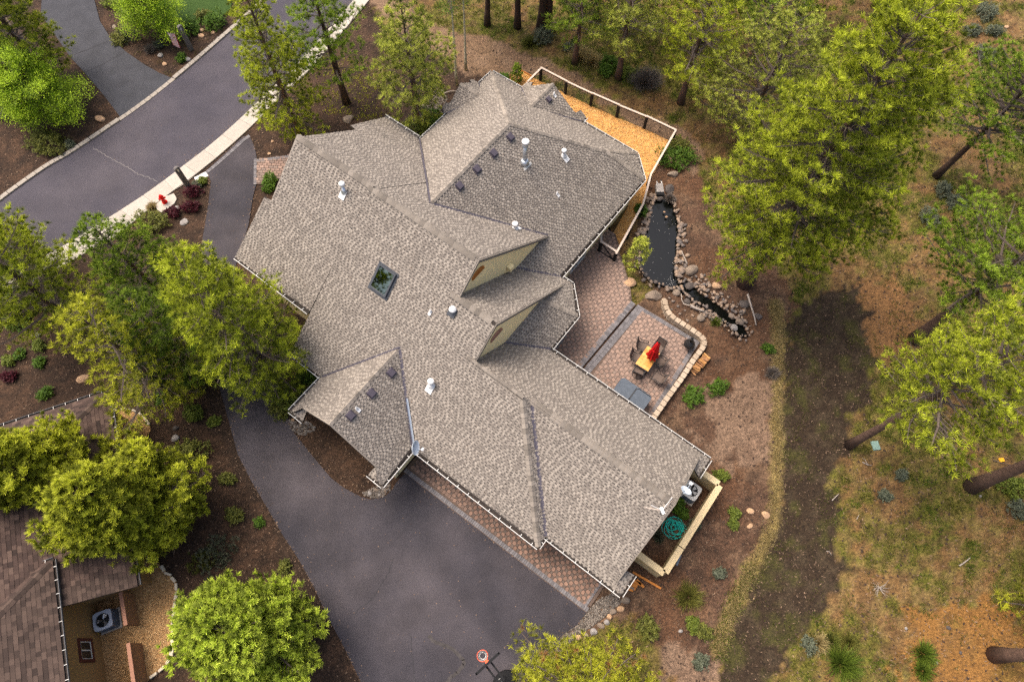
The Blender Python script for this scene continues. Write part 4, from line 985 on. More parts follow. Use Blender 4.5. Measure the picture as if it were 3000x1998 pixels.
q = P(1760+870/3.266, 1280+510/3.266, .8); ac_unit('air_conditioner', 'square air conditioner with pale lid and open fan inside the cream yard wall', (q[0], q[1], 0), TH, MT['acgrey'], MT['acslate'])

# teal hose heap
def hose_coil():
    pts = []; r = np.random.default_rng(4); c = P(1760+700/3.266, 1280+860/3.266)
    for k in range(14*16):
        a = k*2*math.pi/16; lo_ = k//16
        rad = .30+.20*math.sin(lo_*2.1)+.05*math.sin(a*1.3+lo_)
        ox, oy = .16*math.sin(lo_*1.7), .16*math.cos(lo_*2.3)
        pts.append((c[0]+ox+rad*math.cos(a), c[1]+oy+rad*.95*math.sin(a), .03+.012*lo_+.01*math.sin(a*3)))
    pts += [(c[0]-.2-.1*k, c[1]+.25+.08*k+.1*math.sin(k), .05) for k in range(5)]
    return MB().tube(pts, .016, 5).build('garden_hose', MT['hose'], smooth=True)
tag(hose_coil(), 'tangled heap of teal garden hose on dark soil inside the yard wall', 'hose')
# offcuts of lumber
for i, (u, v, L, w, a) in enumerate([(440, 1370, 1.55, .10, -28), (330, 1385, .6, .16, -25), (300, 1410, .5, .16, -20), (285, 1440, .5, .15, -12), (375, 1400, .5, .12, -45), (270, 1460, .4, .1, -15)]):
    q = P(1760+u/3.266, 1280+v/3.266)
    tag(MB().box((q[0], q[1], .03+.03*(i % 3)), (L, w, .05), R(a)).build('plank_offcut', MT['orangewood']), 'long thin orange plank lying beside the yard wall corner' if i == 0 else 'short orange plank offcut in the little heap under the garage corner', 'plank', 'orange lumber offcuts')

# ------------------------------------------------------------------ satellite dishes
def dish(name, label, loc, aim, r=.36, arms=1):
    t = thing(name, label, 'satellite dish', loc)
    d = Vector(aim).normalized(); rot = d.to_track_quat('Z', 'Y').to_matrix(); ax = np.array(rot).T
    base = np.array([0, 0, 0.0])
    MB().tube([(0, 0, -.12), (0, 0, .3), (0.02, 0, .42)], .022, 6).build('mast', MT['steel'], t)
    c = np.array([0, 0, .52])+np.array(d)*.08
    prof = [(r*k/6, .16*(k/6)**2*r/.36) for k in range(7)]
    o = MB().lathe([(max(a, .004), b) for a, b in prof]+[(r, .16*r/.36+.012)]+[(max(a, .004), b+.012) for a, b in prof[::-1]], 22, c, ax=ax).build('reflector', MT['dish'], t, smooth=True)
    MB().lathe([(.085, .022), (.085, .026)], 14, c+np.array(rot.col[0])*r*.33, ax=ax*np.array([[1, 1, 1], [.45, .45, .45], [1, 1, 1]])).build('emblem', MT['acslate'], o)
    low = -np.array(rot.col[1]); e = c+low*r*.9; hd = c+np.array(d)*.46+low*r*.55
    a = MB().tube([np.array([0, 0, .42]), e, hd], .018, 5).build('feed_arm', MT['dish'], t)
    MB().box(hd, (.15, .1, .09), ax=ax).build('feed_horn', MT['ventwhite'], a)
    return t
q = toW(-9.0, 4.45, 3.0); dish('satellite_dish', 'pale oval satellite dish on the valley end above the cream side wall', q, (.95, -.12, .35))
q = toW(2.5, 9.75, 5.75); dish('satellite_dish', 'small pale blue satellite dish at the garage gable beside the antenna', q, (.35, .5, .75), .25)
ant = thing('tv_antenna', 'white stick antenna with splayed arms at the garage gable end', 'antenna', toW(2.15, 8.55, 5.85))
MB().tube([(0, 0, -.15), (0, 0, .35)], .02, 5).build('mast', MT['steel'], ant)
MB().box((0, 0, .38), (.13, .30, .09), R(20)).build('antenna_box', MT['ventwhite'], ant)
for x1, y1, z1 in ((-.85, .18, .30), (-.8, .10, .42), (-.55, .24, .46), (.52, .52, .40), (.48, .62, .52), (.2, .3, .5)): MB().tube([(0, 0, .38), (x1*.9, y1*.9, z1)], .011, 5).build('antenna_arm', MT['wood'] if z1 < .45 else MT['ventwhite'], ant)

# ------------------------------------------------------------------ dining set
tc = [P(1600+x/4.2818, 860+y/4.2818, .74)[:2] for x, y in ((1108, 880), (1280, 985), (1440, 750))]
tdir = tc[2]-tc[1]; wdir = tc[0]-tc[1]; TL, TW = np.linalg.norm(tdir), np.linalg.norm(wdir); tcen = tc[1]+tdir/2+wdir/2; trz = math.atan2(tdir[1], tdir[0])
table = thing('patio_table', 'honey tiled rectangular patio table under the closed red umbrella', 'table', (*tcen, .024), trz)
MB().box((0, 0, .70), (TL, TW, .035)).build('table_frame', MT['blackmetal'], table)
nx_, ny_ = 6, 4
for i in range(nx_):
    for j in range(ny_):
        if i == 3 and j in (1,): continue
        MB().box((-TL/2+.03+(TL-.06)*(i+.5)/nx_, -TW/2+.03+(TW-.06)*(j+.5)/ny_, .722), ((TL-.06)/nx_-.006, (TW-.06)/ny_-.006, .016)).build('tile', MT['tile1'], table)
for sx in (-1, 1):
    for sy in (-1, 1): MB().tube([(sx*(TL/2-.1), sy*(TW/2-.1), 0), (sx*(TL/2-.06), sy*(TW/2-.06), .69)], .025, 6).build('leg', MT['blackmetal'], table)
umb = thing('patio_umbrella', 'closed red umbrella standing in the honey tiled table', 'umbrella', (*(P(1907, 1050, .74)[:2]), .02), trz)
MB().tube([(0, 0, 0), (0, 0, 2.92)], .022, 8).build('pole', MT['blackmetal'], umb); MB().lathe([(.05, 2.86), (.055, 2.93), (.02, 3.02)], 10).build('finial', MT['blackmetal'], umb)
n = 32; mb = MB(); v = []; f = []; zs = [2.88, 2.72, 2.4, 2.0, 1.6, 1.25, 1.0]
for i, z in enumerate(zs):
    t = i/6
    for k in range(n):
        a = 2*math.pi*k/n; fold = math.cos(8*a); rad = (.05+.22*t**.8)*(1+.42*fold*t)+.012*math.sin(3*a+z*4); v.append((rad*math.cos(a+.25*t), rad*math.sin(a+.25*t), z+(.10*fold*t if i == 6 else 0)))
for i in range(6):
    for k in range(n): f.append((i*n+k, (i+1)*n+k, (i+1)*n+(k+1) % n, i*n+(k+1) % n))
mb.add(v, f).build('canopy', MT['red'], umb, smooth=True)
MB().lathe([(.20, 1.95), (.21, 1.98), (.20, 2.01)], 20).build('tie_strap', MT['red'], umb)
def chair(label, u, v, ub, vb, swivel=False):
    s = P(1600+u/4.2818, 860+v/4.2818, .42)[:2]; b = P(1600+ub/4.2818, 860+vb/4.2818, .75)[:2]; d = s-b; rz = math.atan2(d[1], d[0])
    t = thing('patio_chair', label, 'chair', (*s, .024), rz, 'brown sling chairs round the patio table')
    hw = .27
    v = [(.26, -hw, .43), (.26, hw, .43), (0, hw, .40), (0, -hw, .40), (-.24, hw, .41), (-.24, -hw, .41)]
    v2 = [(x, y, z-.02) for x, y, z in v]
    MB().add(v+v2, [(0, 1, 2, 3), (3, 2, 4, 5), (9, 8, 7, 6), (11, 10, 8, 9), (0, 6, 7, 1), (4, 10, 11, 5), (1, 7, 8, 2), (2, 8, 10, 4), (3, 9, 6, 0), (5, 11, 9, 3)]).build('seat', MT['sling'], t)
    v = [(-.25, -hw, .42), (-.25, hw, .42), (-.34, hw, .70), (-.34, -hw, .70), (-.40, hw, .98), (-.40, -hw, .98)]
    v2 = [(x-.02, y, z) for x, y, z in v]
    MB().add(v+v2, [(0, 1, 2, 3), (3, 2, 4, 5), (9, 8, 7, 6), (11, 10, 8, 9), (4, 10, 11, 5), (1, 7, 8, 2), (2, 8, 10, 4), (3, 9, 6, 0), (5, 11, 9, 3)]).build('backrest', MT['sling'], t)
    MB().tube([(-.24, -hw-.01, .41), (-.34, -hw-.01, .70), (-.41, -hw, 1.0), (-.41, hw, 1.0), (-.34, hw+.01, .70), (-.24, hw+.01, .41)], .020, 6).build('back_frame', MT['blackmetal'], t)
    MB().tube([(-.24, -hw-.01, .40), (.28, -hw-.01, .42), (.30, 0, .42), (.28, hw+.01, .42), (-.24, hw+.01, .40)], .019, 6).build('seat_frame', MT['blackmetal'], t)
    for sy in (-1, 1):
        y = sy*(hw+.03)
        MB().tube([(.27, y, .42), (.26, y, .60), (.12, y, .65), (-.15, y, .64), (-.33, y, .66)], .021, 6).build('armrest', MT['blackmetal'], t)
        if not swivel:
            MB().tube([(.26, y, .42), (.30, y, .0)], .019, 6).build('leg', MT['blackmetal'], t); MB().tube([(-.2, y, .42), (-.34, y, .0)], .019, 6).build('leg', MT['blackmetal'], t)
    if swivel:
        MB().tube([(.32*math.cos(a), .32*math.sin(a), .02) for a in np.linspace(0, 2*math.pi, 25)], .022, 6).build('ring_base', MT['blackmetal'], t)
        MB().tube([(0, 0, .03), (0, 0, .40)], .03, 8).build('pedestal', MT['blackmetal'], t)
        MB().tube([(-.32, 0, .03), (0, 0, .10), (.32, 0, .03)], .02, 6).build('spoke', MT['blackmetal'], t); MB().tube([(0, -.32, .03), (0, 0, .10), (0, .32, .03)], .02, 6).build('spoke', MT['blackmetal'], t)
    return t
chair('brown sling chair on the step side of the table, nearer the far end', 1210, 665, 1165, 620)
chair('brown sling chair on the step side of the table, nearer the hot tub', 1135, 800, 1075, 745)
chair('brown sling chair at the far end of the table behind the red umbrella', 1400, 690, 1455, 605)
chair('brown sling chair pulled up on the wall side of the tiled table', 1420, 850, 1500, 870)
chair('brown swivel chair with a round ring base at the hot tub end of the table', 1165, 975, 1140, 1040, True)
chair('brown sling chair standing alone between the table and the hot tub', 1405, 1060, 1485, 1075)

# hot tub with a folding cover
tub = thing('hot_tub', 'square hot tub under a slate blue two part cover beside the garage', 'hot tub')
tA = toH(P(1600+930/4.2818, 860+1085/4.2818, .93)); tB = toH(P(1600+1335/4.2818, 860+1300/4.2818, .93))
ta, tb = (tA[0]+tB[0])/2, max(tA[1], tB[1]); size = max(tB[0]-tA[0], 1.9); tcb = (tb-size/2)
tub.location = toW(ta, tcb, .02); tub.rotation_euler = (0, 0, TH)
MB().prism([(-size*.48, -size*.48), (size*.48, -size*.48), (size*.48, size*.48), (-size*.48, size*.48)], 0, .80).build('cabinet', MT['tubside'], tub)
for sx in (-1, 1):
    x0, x1 = sorted((sx*.012, sx*size/2)); r = .12
    pl = [(sx*.012, -size/2), (sx*(size/2-r), -size/2), (sx*size/2, -size/2+r), (sx*size/2, size/2-r), (sx*(size/2-r), size/2), (sx*.012, size/2)]
    v = [(*p, .80) for p in pl]+[(*p, .93 if abs(p[0]) > .1 else .97) for p in pl]; k = len(pl); f = [tuple(range(k, 2*k)), tuple(range(k))[::-1]]+[(i, (i+1) % k, k+(i+1) % k, k+i) for i in range(k)]
    if sx < 0: f = [q[::-1] for q in f]
    MB().add(v, f).build('cover_half', MT['tubcover'], tub)
MB().tube([(0.03, -size*.45, .98), (.03, size*.4, .98), (.12, size*.47, .97), (size*.45, size*.47, .95)], .02, 5).build('cover_lifter', MT['blackmetal'], tub)
# chiminea
q = P(1600+1785/4.2818, 860+655/4.2818, .25)
chi = thing('chiminea', 'round black chiminea with a short chimney in the terrace corner', 'chiminea', (q[0], q[1], .024))
MB().lathe([(.10, .20), (.24, .28), (.31, .42), (.30, .56), (.2, .68), (.12, .76), (.10, .80)], 20).build('bowl', MT['blackmetal'], chi, smooth=True)
MB().lathe([(.095, .78), (.08, 1.12), (.10, 1.14), (.10, 1.18), (.075, 1.18), (.065, .9)], 16).build('chimney', MT['blackmetal'], chi, smooth=True)
MB().tube([(.315*math.cos(a), .315*math.sin(a), .45) for a in np.linspace(0, 2*math.pi, 25)], .014, 5).build('rim_band', MT['blackmetal'], chi)
for k in range(3): a = k*2.1+.5; MB().tube([(.15*math.cos(a), .15*math.sin(a), .28), (.36*math.cos(a), .36*math.sin(a), 0)], .018, 5).build('leg', MT['blackmetal'], chi)
# firewood behind the wall
r = np.random.default_rng(11)
f0, f1 = P(1600+2040/4.2818, 860+760/4.2818, .3)[:2], P(1600+1845/4.2818, 860+980/4.2818, .3)[:2]; fd = (f1-f0)/np.linalg.norm(f1-f0); fn = np.array([-fd[1], fd[0]]); fL = np.linalg.norm(f1-f0)
for lay in range(3):
    for k in range(12-lay):
        c = f0+fd*(fL*(k+.5+.4*lay)/12); an = math.atan2(fn[1], fn[0])+r.normal(0, .12); rr_ = r.uniform(.05, .075); L = r.uniform(.38, .48)
        m = MB(); w0 = r.uniform(0, 6); sec = [(rr_*math.cos(w0+j*2.1), rr_*math.sin(w0+j*2.1)) for j in range(3)]; sec.insert(1, (rr_*math.cos(w0+1), rr_*math.sin(w0+1)))
        v = [(-L/2, y, z) for y, z in sec]+[(L/2, y, z) for y, z in sec]
        m.add(v, [(3, 2, 1, 0), (4, 5, 6, 7)]+[(i, (i+1) % 4, 4+(i+1) % 4, 4+i) for i in range(4)])
        o = m.build('firewood_log', MT['firewood']); o.location = (*(c+fn*r.normal(0, .03)), .07+lay*.11); o.rotation_euler = (0, 0, an)
        tag(o, 'split firewood log in the stack behind the buff block wall', 'log', 'stacked firewood behind the retaining wall')

# ------------------------------------------------------------------ the brown neighbouring house
nb_dir = math.atan2(-.392, -.92)
nbh = thing('house', 'brown roofed tan stucco house half hidden under junipers', 'house')
def nloc(o, x, y, z): return np.array([o[0]-.92*x+.388*y, o[1]-.392*x-.922*y, z])
O1, O2 = (-20.73, 11.54), (-20.04, 3.03)
nb_planes = {'east': [nloc(O1, *q) for q in ((0, 0, 2.6), (0, 10.15, 2.6), (7, 10.15, 6.1), (7, 7, 6.1))],
             'north': [nloc(O1, *q) for q in ((0, 0, 2.6), (14, 0, 2.6), (7, 7, 6.1))],
             'west': [nloc(O1, *q) for q in ((14, 0, 2.6), (14, 10.15, 2.6), (7, 10.15, 6.1), (7, 7, 6.1))],
             'east2': [nloc(O2, *q) for q in ((0, 0, 4.15), (0, 9, 4.15), (4.5, 9, 6.7), (4.5, 4.5, 6.7))],
             'north2': [nloc(O2, *q) for q in ((0, 0, 4.15), (9, 0, 4.15), (4.5, 4.5, 6.7))],
             'west2': [nloc(O2, *q) for q in ((9, 0, 4.15), (9, 9, 4.15), (4.5, 9, 6.7), (4.5, 4.5, 6.7))]}
its = []
for k, poly in nb_planes.items():
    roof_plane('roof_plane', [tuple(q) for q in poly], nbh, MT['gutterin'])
    for v, f, t in shingle_items([tuple(q) for q in poly], e=.18, tabw=(.16, .32), th=.02, flat=True): its.append((v, f, MT['brownobj'], t))
def _vis(it):
    c = np.mean(np.array(it[0]), 0); q = RC.T@(c-np.array([0, 0, CAM_H])); u = CX+FPX*q[0]/q[2]; v = CY+FPX*q[1]/q[2]
    return u > -5 and v < 2005
inview = [i for i in its if _vis(i) and not (np.mean(np.array(i[0]), 0)[1] > 3.3 and np.mean(np.array(i[0]), 0)[1] < 8.6)]
ids = set(id(i) for i in inview); rest = [i for i in its if id(i) not in ids]
cpos = np.array([0, 0, CAM_H]); inview.sort(key=lambda i: np.linalg.norm(np.mean(np.array(i[0]), 0)-cpos))
for v, f, m, t in inview[:300]:
    v = np.array(v); c = v.mean(0); link('shingle', mesh('shingle', v-c, f, m), nbh, None, c)
mb = MB()
for v, f, m, t in inview[300:]+rest: mb.add(v, f, t)
mb.build('shingles', MT['brownshingle'], nbh, tone=True, kind='stuff')
def nb_cap(p0, p1, w=.16):
    p0, p1 = np.array(p0), np.array(p1); d = p1-p0; L = np.linalg.norm(d); d /= L; s = np.cross(d, [0, 0, 1]); s /= np.linalg.norm(s); up = np.cross(s, d); l = .32
    v = [-s*w-up*.04, up*.05, s*w-up*.04, d*l-s*w-up*.06, d*l+up*.03, d*l+s*w-up*.06]
    me = mesh('ridge_cap', v, [(0, 1, 4, 3), (1, 2, 5, 4), (0, 2, 1)], MT['brownobj'])
    for i in range(int(L/.26)): link('ridge_cap', me, nbh, None, p0+d*i*.26+up*.02)
nb_cap(nloc(O1, 0.1, .1, 2.65), nloc(O1, 7, 7, 6.1)); nb_cap(nloc(O2, .1, .1, 4.2), nloc(O2, 4.5, 4.5, 6.7)); nb_cap(nloc(O1, 7, 7, 6.12), nloc(O1, 7, 10.15, 6.12)); nb_cap(nloc(O2, 4.5, 4.5, 6.72), nloc(O2, 4.5, 9, 6.72))
def nb_gutter(p0, p1, n):
    p0, p1 = np.array(p0), np.array(p1); d = p1-p0; L = np.linalg.norm(d); d /= L; n = np.array(n); z = np.array([0, 0, 1.0]); an = math.atan2(d[1], d[0])
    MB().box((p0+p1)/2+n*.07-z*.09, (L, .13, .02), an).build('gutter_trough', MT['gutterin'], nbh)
    g = MB().box((p0+p1)/2+n*.14-z*.05, (L+.05, .02, .11), an).build('gutter', MT['darkframe'], nbh)
    h = MB().box((0, 0, 0), (.022, .15, .018), an); me = mesh('gutter_hanger', h.v, h.f, MT['white'])
    for i in range(int(L/.6)): link('gutter_hanger', me, g, None, p0+d*(.3+.6*i)+n*.07)
ew, sw_ = np.array([.92, .392, 0]), np.array([-.388, .922, 0])
nb_gutter(nloc(O1, 0, 0, 2.6), nloc(O1, 0, 10.1, 2.6), ew); nb_gutter(nloc(O1, 0, 0, 2.6), nloc(O1, 12, 0, 2.6), sw_)
nb_gutter(nloc(O2, 0, 0, 4.15), nloc(O2, 0, 9, 4.15), ew); nb_gutter(nloc(O2, 0, 0, 4.15), nloc(O2, 7, 0, 4.15), sw_)
def nwall(o, pts, z1): return MB().prism([nloc(o, x, y, 0)[:2] for x, y in pts], -.2, z1).build('wall', MT['tan'], nbh)
nwall(O1, [(.45, .45), (13.5, .45), (13.5, 9.6), (.45, 9.6)], 2.55)
nwall(O2, [(.45, .45), (8.5, .45), (8.5, 9), (.45, 9)], 4.05)
v = [nloc(O1, x, 9.72, z) for x, z in ((.45, 2.3), (13.5, 2.3), (13.5, 2.75), (7, 6.0), (.45, 2.75))]; v2 = [p+np.array([-.388, .922, 0])*.1 for p in v]
MB().add(v+v2, [(0, 1, 2, 3, 4), (9, 8, 7, 6, 5)]).build('gable_wall', MT['tan'], nbh)
def nbx(c, size, m, name, par): return MB().box(c, size, nb_dir).build(name, m, par)
wc = nloc(O2, .43, 3.72, 1.5)
w_ = MB()
for dy, dz, sy, sz in ((0, .52, 1.06, .14), (0, -.52, 1.06, .14), (-.46, 0, .14, 1.04), (.46, 0, .14, 1.04)): w_.box(wc+np.array([.388*dy, -.922*dy, dz]), (.1, sy, sz), nb_dir)
wo = w_.build('window', MT['brownframe'], nbh)
w_ = MB()
for dy, dz, sy, sz in ((0, .42, .8, .05), (0, -.42, .8, .05), (-.38, 0, .05, .8), (.0, 0, .05, .8), (.38, 0, .05, .8)): w_.box(wc+np.array([.388*dy, -.922*dy, dz]), (.06, sy, sz), nb_dir)
w_.build('sash', MT['white'], wo); nbx(wc, (.03, .76, .86), MT['glass'], 'pane', wo)
lamp_c = nloc(O2, .38, 1.35, 2.3); MB().lathe([(.02, -.12), (.09, -.1), (.11, .06), (.05, .12)], 12, lamp_c).build('wall_lamp', MT['ventslate'], nbh)
# low privacy walls
def pwall(name_label, a, b, hgt=1.25, ret=None):
    t = thing('privacy_wall', name_label, 'wall')
    a, b = np.array(a), np.array(b); d = b-a; L = np.linalg.norm(d); an = math.atan2(d[1], d[0]); n = int(L/.16)
    MB().box((*((a+b)/2), hgt/2-.05), (L, .07, hgt-.1), an).build('wall_core', MT['brownframe'], t)
    for i in range(7): MB().box((*((a+b)/2), .09+i*(hgt-.1)/7), (L, .11, (hgt-.1)/7-.014), an).build('board', MT['brownwall'], t)
    MB().box((*((a+b)/2), hgt), (L+.04, .17, .05), an).build('cap', MT['browncap'], t)
    if ret is not None:
        c = np.array(ret); d2 = c-b; MB().box((*((b+c)/2), hgt/2), (np.linalg.norm(d2), .11, hgt), math.atan2(d2[1], d2[0])).build('return_panel', MT['brownwall'], t)
        MB().box((*((b+c)/2), hgt+.003), (np.linalg.norm(d2), .17, .05), math.atan2(d2[1], d2[0])).build('cap', MT['browncap'], t)
pwall('brown capped privacy wall screening the air conditioner by the tan house', (-18.2, 1.95), (-17.59, .57))
pwall('brown capped privacy wall standing apart on the tan gravel below the window', (-17.27, -.22), (-16.55, -1.95), ret=(-17.4, -2.3))
q = P(300, 1816, .8); ac_unit('air_conditioner', 'grey round topped air conditioner beside the tan house wall', (q[0], q[1], 0), nb_dir, MT['acblue'], MT['acslate'], False)
GRAV = G([(316, 1390)]+[(a/2.354, 1332+b/2.354) for a, b in [(900, 640), (1110, 760), (1130, 790), (1170, 830), (1208, 862), (1222, 930), (1205, 1050), (1192, 1200), (1190, 1350), (1180, 1400), (1130, 1470), (1085, 1500), (1035, 1540), (980, 1600), (980, 1900), (640, 1900), (640, 640)]])
sheet('gravel_bed', GRAV, .0, MT['gravel'])
flakes('gravel', scatter_in(GRAV, 7000), .01, .06, mat('gravel stone', (.15, .08, .03), .9, attr='tone', color2=(.50, .33, .16)), 4, 1.4)
GR2 = G([(a/2.354, 666+b/2.354) for a, b in [(775, 1270), (830, 1255), (900, 1257), (960, 1280), (1000, 1310), (1030, 1355), (1040, 1400), (980, 1480), (760, 1480)]])
sheet('gravel_bed', GR2, .0, MT['gravel'])
edge = thing('stone_edging', 'pale flat stone edging along the tan gravel bed', 'edging')
def edging(px, z, step, parent, m, w=.16, hgt=.10):
    l = resample(G(px), step)
    for i in range(len(l)-1):
        t = l[i+1]-l[i]; L = np.linalg.norm(t)*random.uniform(.82, .95); c = (l[i]+l[i+1])/2; ww = w*random.uniform(.75, 1.15)
        pl = [(-L/2, -ww/2), (L/2*random.uniform(.85, 1), -ww/2*random.uniform(.7, 1.1)), (L/2, ww/2), (-L/2*random.uniform(.8, 1), ww/2*random.uniform(.8, 1.1))]
        q = MB().prism(pl, 0, hgt*random.uniform(.8, 1.2), inset=.06); o = link('stone', mesh('stone', q.v, q.f, m), parent, None, (*c, z)); o.rotation_euler = (0, 0, math.atan2(t[1], t[0])+random.normalvariate(0, .06))
MT['edgestone'] = mat('edging stone', (.42, .37, .29), .9, attr='object', color2=(.56, .48, .36), vary=.15)
edging([(a/2.354, 1332+b/2.354) for a, b in [(1110, 760), (1135, 805), (1175, 830), (1210, 862), (1222, 930), (1207, 1050), (1194, 1200), (1192, 1350), (1180, 1400), (1132, 1470), (1087, 1500), (1035, 1540)]], 0, .42, edge, MT['edgestone'])
edge2 = thing('stone_edging', 'short curved stone edging round the gravel bed under the brown roof corner', 'edging')
edging([(a/2.354, 666+b/2.354) for a, b in [(778, 1268), (830, 1254), (900, 1256), (960, 1279), (1000, 1309), (1032, 1365)]], 0, .36, edge2, MT['edgestone'], .13)

# ------------------------------------------------------------------ street furniture
def lamp_pillar(label, base, top, hz=2.05):
    b = P(*base); t = P(*top, hz); t_ = thing('lamp_pillar', label, 'lamp post', b, R(52))
    w = .16
    MB().box((0, 0, hz*.41), (2*w, .18, hz*.82)).build('shaft', MT['post'], t_)
    h = MB(); h.box((-w+.03, 0, hz*.90), (.06, .18, hz*.16)).box((w-.03, 0, hz*.90), (.06, .18, hz*.16)); h.build('cheek', MT['post'], t_)
    pr = [(w*math.cos(a), w*.8*math.sin(a)) for a in np.linspace(0, math.pi, 9)]
    m = MB(); v = [(x, -.09, hz*.96+y*.9) for x, y in pr]+[(x, .09, hz*.96+y*.9) for x, y in pr]; k = len(pr)
    m.add(v, [tuple(range(k)), tuple(range(k, 2*k))[::-1]]+[(i, (i+1) % k, k+(i+1) % k, k+i) for i in range(k)]).build('rounded_top', MT['post'], t_)
    MB().lathe([(.085, hz*.83), (.09, hz*.93), (.05, hz*.955)], 12).build('lantern', MT['lens'], t_)
    return t_
lamp_pillar('grey lamp pillar with a round cutout beside the sidewalk and the maroon shrubs', (556, 552), (492, 498))
lamp_pillar('grey lamp pillar standing on dark mulch beside the flag', (561, 147), (533, 91))
hyd = thing('fire_hydrant', 'bright red fire hydrant on the rounded concrete pad by the sidewalk', 'fire hydrant', (*P(484, 594)[:2], .04), R(25))
MB().lathe([(.17, 0), (.17, .04), (.115, .05), (.115, .50), (.15, .51), (.15, .55), (.125, .56), (.12, .62), (.09, .69), (.03, .73)], 16).build('barrel', MT['hydrant'], hyd, smooth=True)
MB().lathe([(.03, .72), (.03, .78), (.005, .785)], 6).build('bonnet_nut', MT['hydrant'], hyd)
for a, rr_ in ((0, .055), (math.pi, .055), (-math.pi/2, .075)):
    d = np.array([math.cos(a), math.sin(a), 0]); MB().tube([np.array([0, 0, .40])+d*.09, np.array([0, 0, .40])+d*.17, np.array([0, 0, .40])+d*.175, np.array([0, 0, .40])+d*.21], [rr_, rr_, rr_*1.2, rr_*1.2], 8).build('outlet', MT['hydrant'], hyd)
# flag on a short pole
fp = P(489, 96, 1.9); fq = P(512, 101, 1.9); fdv = (fq-fp)[:2]; fw_ = np.linalg.norm(fdv); 
flag = thing('garden_flag', 'small red and white striped flag with a blue canton hanging in the mulch bed', 'flag', (fp[0], fp[1], 0), math.atan2(fdv[1], fdv[0]))
MB().tube([(-.03, 0, 0), (-.03, 0, 2.0)], .014, 6).build('pole', MT['blackmetal'], flag); MB().tube([(-.03, 0, 1.93), (fw_+.03, 0, 1.93)], .010, 6).build('arm', MT['blackmetal'], flag)
FHt = 1.05
def fl(x, z): return (x, .05*math.sin(x*7+z*1.5)-.10*(1.9-z), z)
for i in range(13):
    x0, x1 = fw_*i/13, fw_*(i+1)/13; m = MB(); k = 8
    zs = np.linspace(1.91, 1.91-FHt, k+1) if i < 6 else np.linspace(1.91, 1.91-FHt, k+1)
    m.add([fl(x0, z) for z in zs]+[fl(x1, z) for z in zs], [(j, j+1, k+2+j, k+1+j) for j in range(k)]); m.build('stripe', MT['flagred'] if i % 2 == 0 else MT['flagwhite'], flag)
o_ = MB(); k = 4; zs = np.linspace(1.912, 1.912-FHt*.42, k+1); x0, x1 = -.002, fw_*7/13
def fl2(x, z): q = fl(x, z); return (q[0], q[1]-.006, q[2])
co = o_.add([fl2(x0, z) for z in zs]+[fl2(x1, z) for z in zs], [(j, j+1, k+2+j, k+1+j) for j in range(k)]).build('canton', MT['flagblue'], flag)
m = MB()
for i in range(9):
    for j in range(6 if i % 2 == 0 else 5):
        z = 1.91-FHt*.42*(j+.5+(.5 if i % 2 else 0))/6; x = x1*(i+.5)/9; q = fl2(x, z); m.box((q[0], q[1]-.006, q[2]), (.022, .004, .022))
m.build('star', MT['flagwhite'], co)
def lid(name, label, cat, px, size, rz, m, z=.02, hh=.05):
    c = P(*px); t = MB().prism([(-size[0]/2, -size[1]/2), (size[0]/2, -size[1]/2), (size[0]/2, size[1]/2), (-size[0]/2, size[1]/2)], 0, hh, inset=.06).build(name, m); t.location = (c[0], c[1], z-.03); t.rotation_euler = (0, 0, rz); tag(t, label, cat); return t
lid('utility_lid', 'white utility box lid in the mulch beside the sidewalk', 'utility box', (590, 519), (.85, .42), R(38), MT['white'])  # flat lid on the ground, no box body; the green one likewise
lid('utility_lid', 'pale green utility box lid near the leaning pine on the right', 'utility lid', (2565, 1305), (.42, .52), R(8), MT['greenbox'])
lid('utility_marker', 'small teal lid on the ground beside the big pine trunk', 'utility lid', (2203, 817), (.26, .36), R(30), MT['tealbox'], .05, .12)
lid('marker_tag', 'small yellow square tag beside the thick leaning trunk', 'tag', (2934, 1347), (.26, .22), R(10), MT['yellowsign'])
lid('dark_tool', 'slim blue grey tool lying outside the yard wall', 'tool', (1988, 1640), (.10, .6), R(-25), MT['acslate'])
# pond filter box
q = P(1600+1120/3.364, 480+240/3.364, .3); pf = thing('filter_box', 'grey pond filter box with two white stubs at the head of the pond', 'pond filter', (q[0], q[1], 0), R(3))
MB().prism([(-.26, -.34), (.26, -.34), (.22, .36), (-.22, .36)], 0, .34, inset=.05).build('housing', MT['greyrock'], pf); MB().box((0, -.42, .20), (.5, .16, .14)).build('spillway', MT['black'], pf)
for sx in (-.15, .15): MB().tube([(sx, .3, .36), (sx, .48, .36)], .03, 8).build('stub', MT['white'], pf)
# basketball hoop
bb0, bb1 = P(1300+760/7.85, 1850+960/7.85, 3.2), P(1300+1270/7.85, 1850+490/7.85, 3.2)
RZ = 3.0; rc = P(1300+905/7.85, 1850+572/7.85, RZ)
bbd = (bb1-bb0)[:2]; bang = math.atan2(bbd[1], bbd[0]); bc = (bb0+bb1)/2
hoop = thing('basketball_hoop', 'portable black basketball hoop with orange rim at the driveway edge', 'basketball hoop', (bc[0], bc[1], 0), bang)
loc = lambda p: (np.array([math.cos(-bang)*(p[0]-bc[0])-math.sin(-bang)*(p[1]-bc[1]), math.sin(-bang)*(p[0]-bc[0])+math.cos(-bang)*(p[1]-bc[1])]))
rl_ = loc(rc); sgn = 1 if rl_[1] > 0 else -1
BW = np.linalg.norm(bbd)
MB().box((0, 0, 3.35), (BW, .05, .78)).build('backboard', MT['glass'], hoop)
fr = MB()
for a, b, c, d in ((0, 3.75, BW+.04, .06), (0, 2.95, BW+.04, .06)): fr.box((a, 0, b), (c, .11, d))
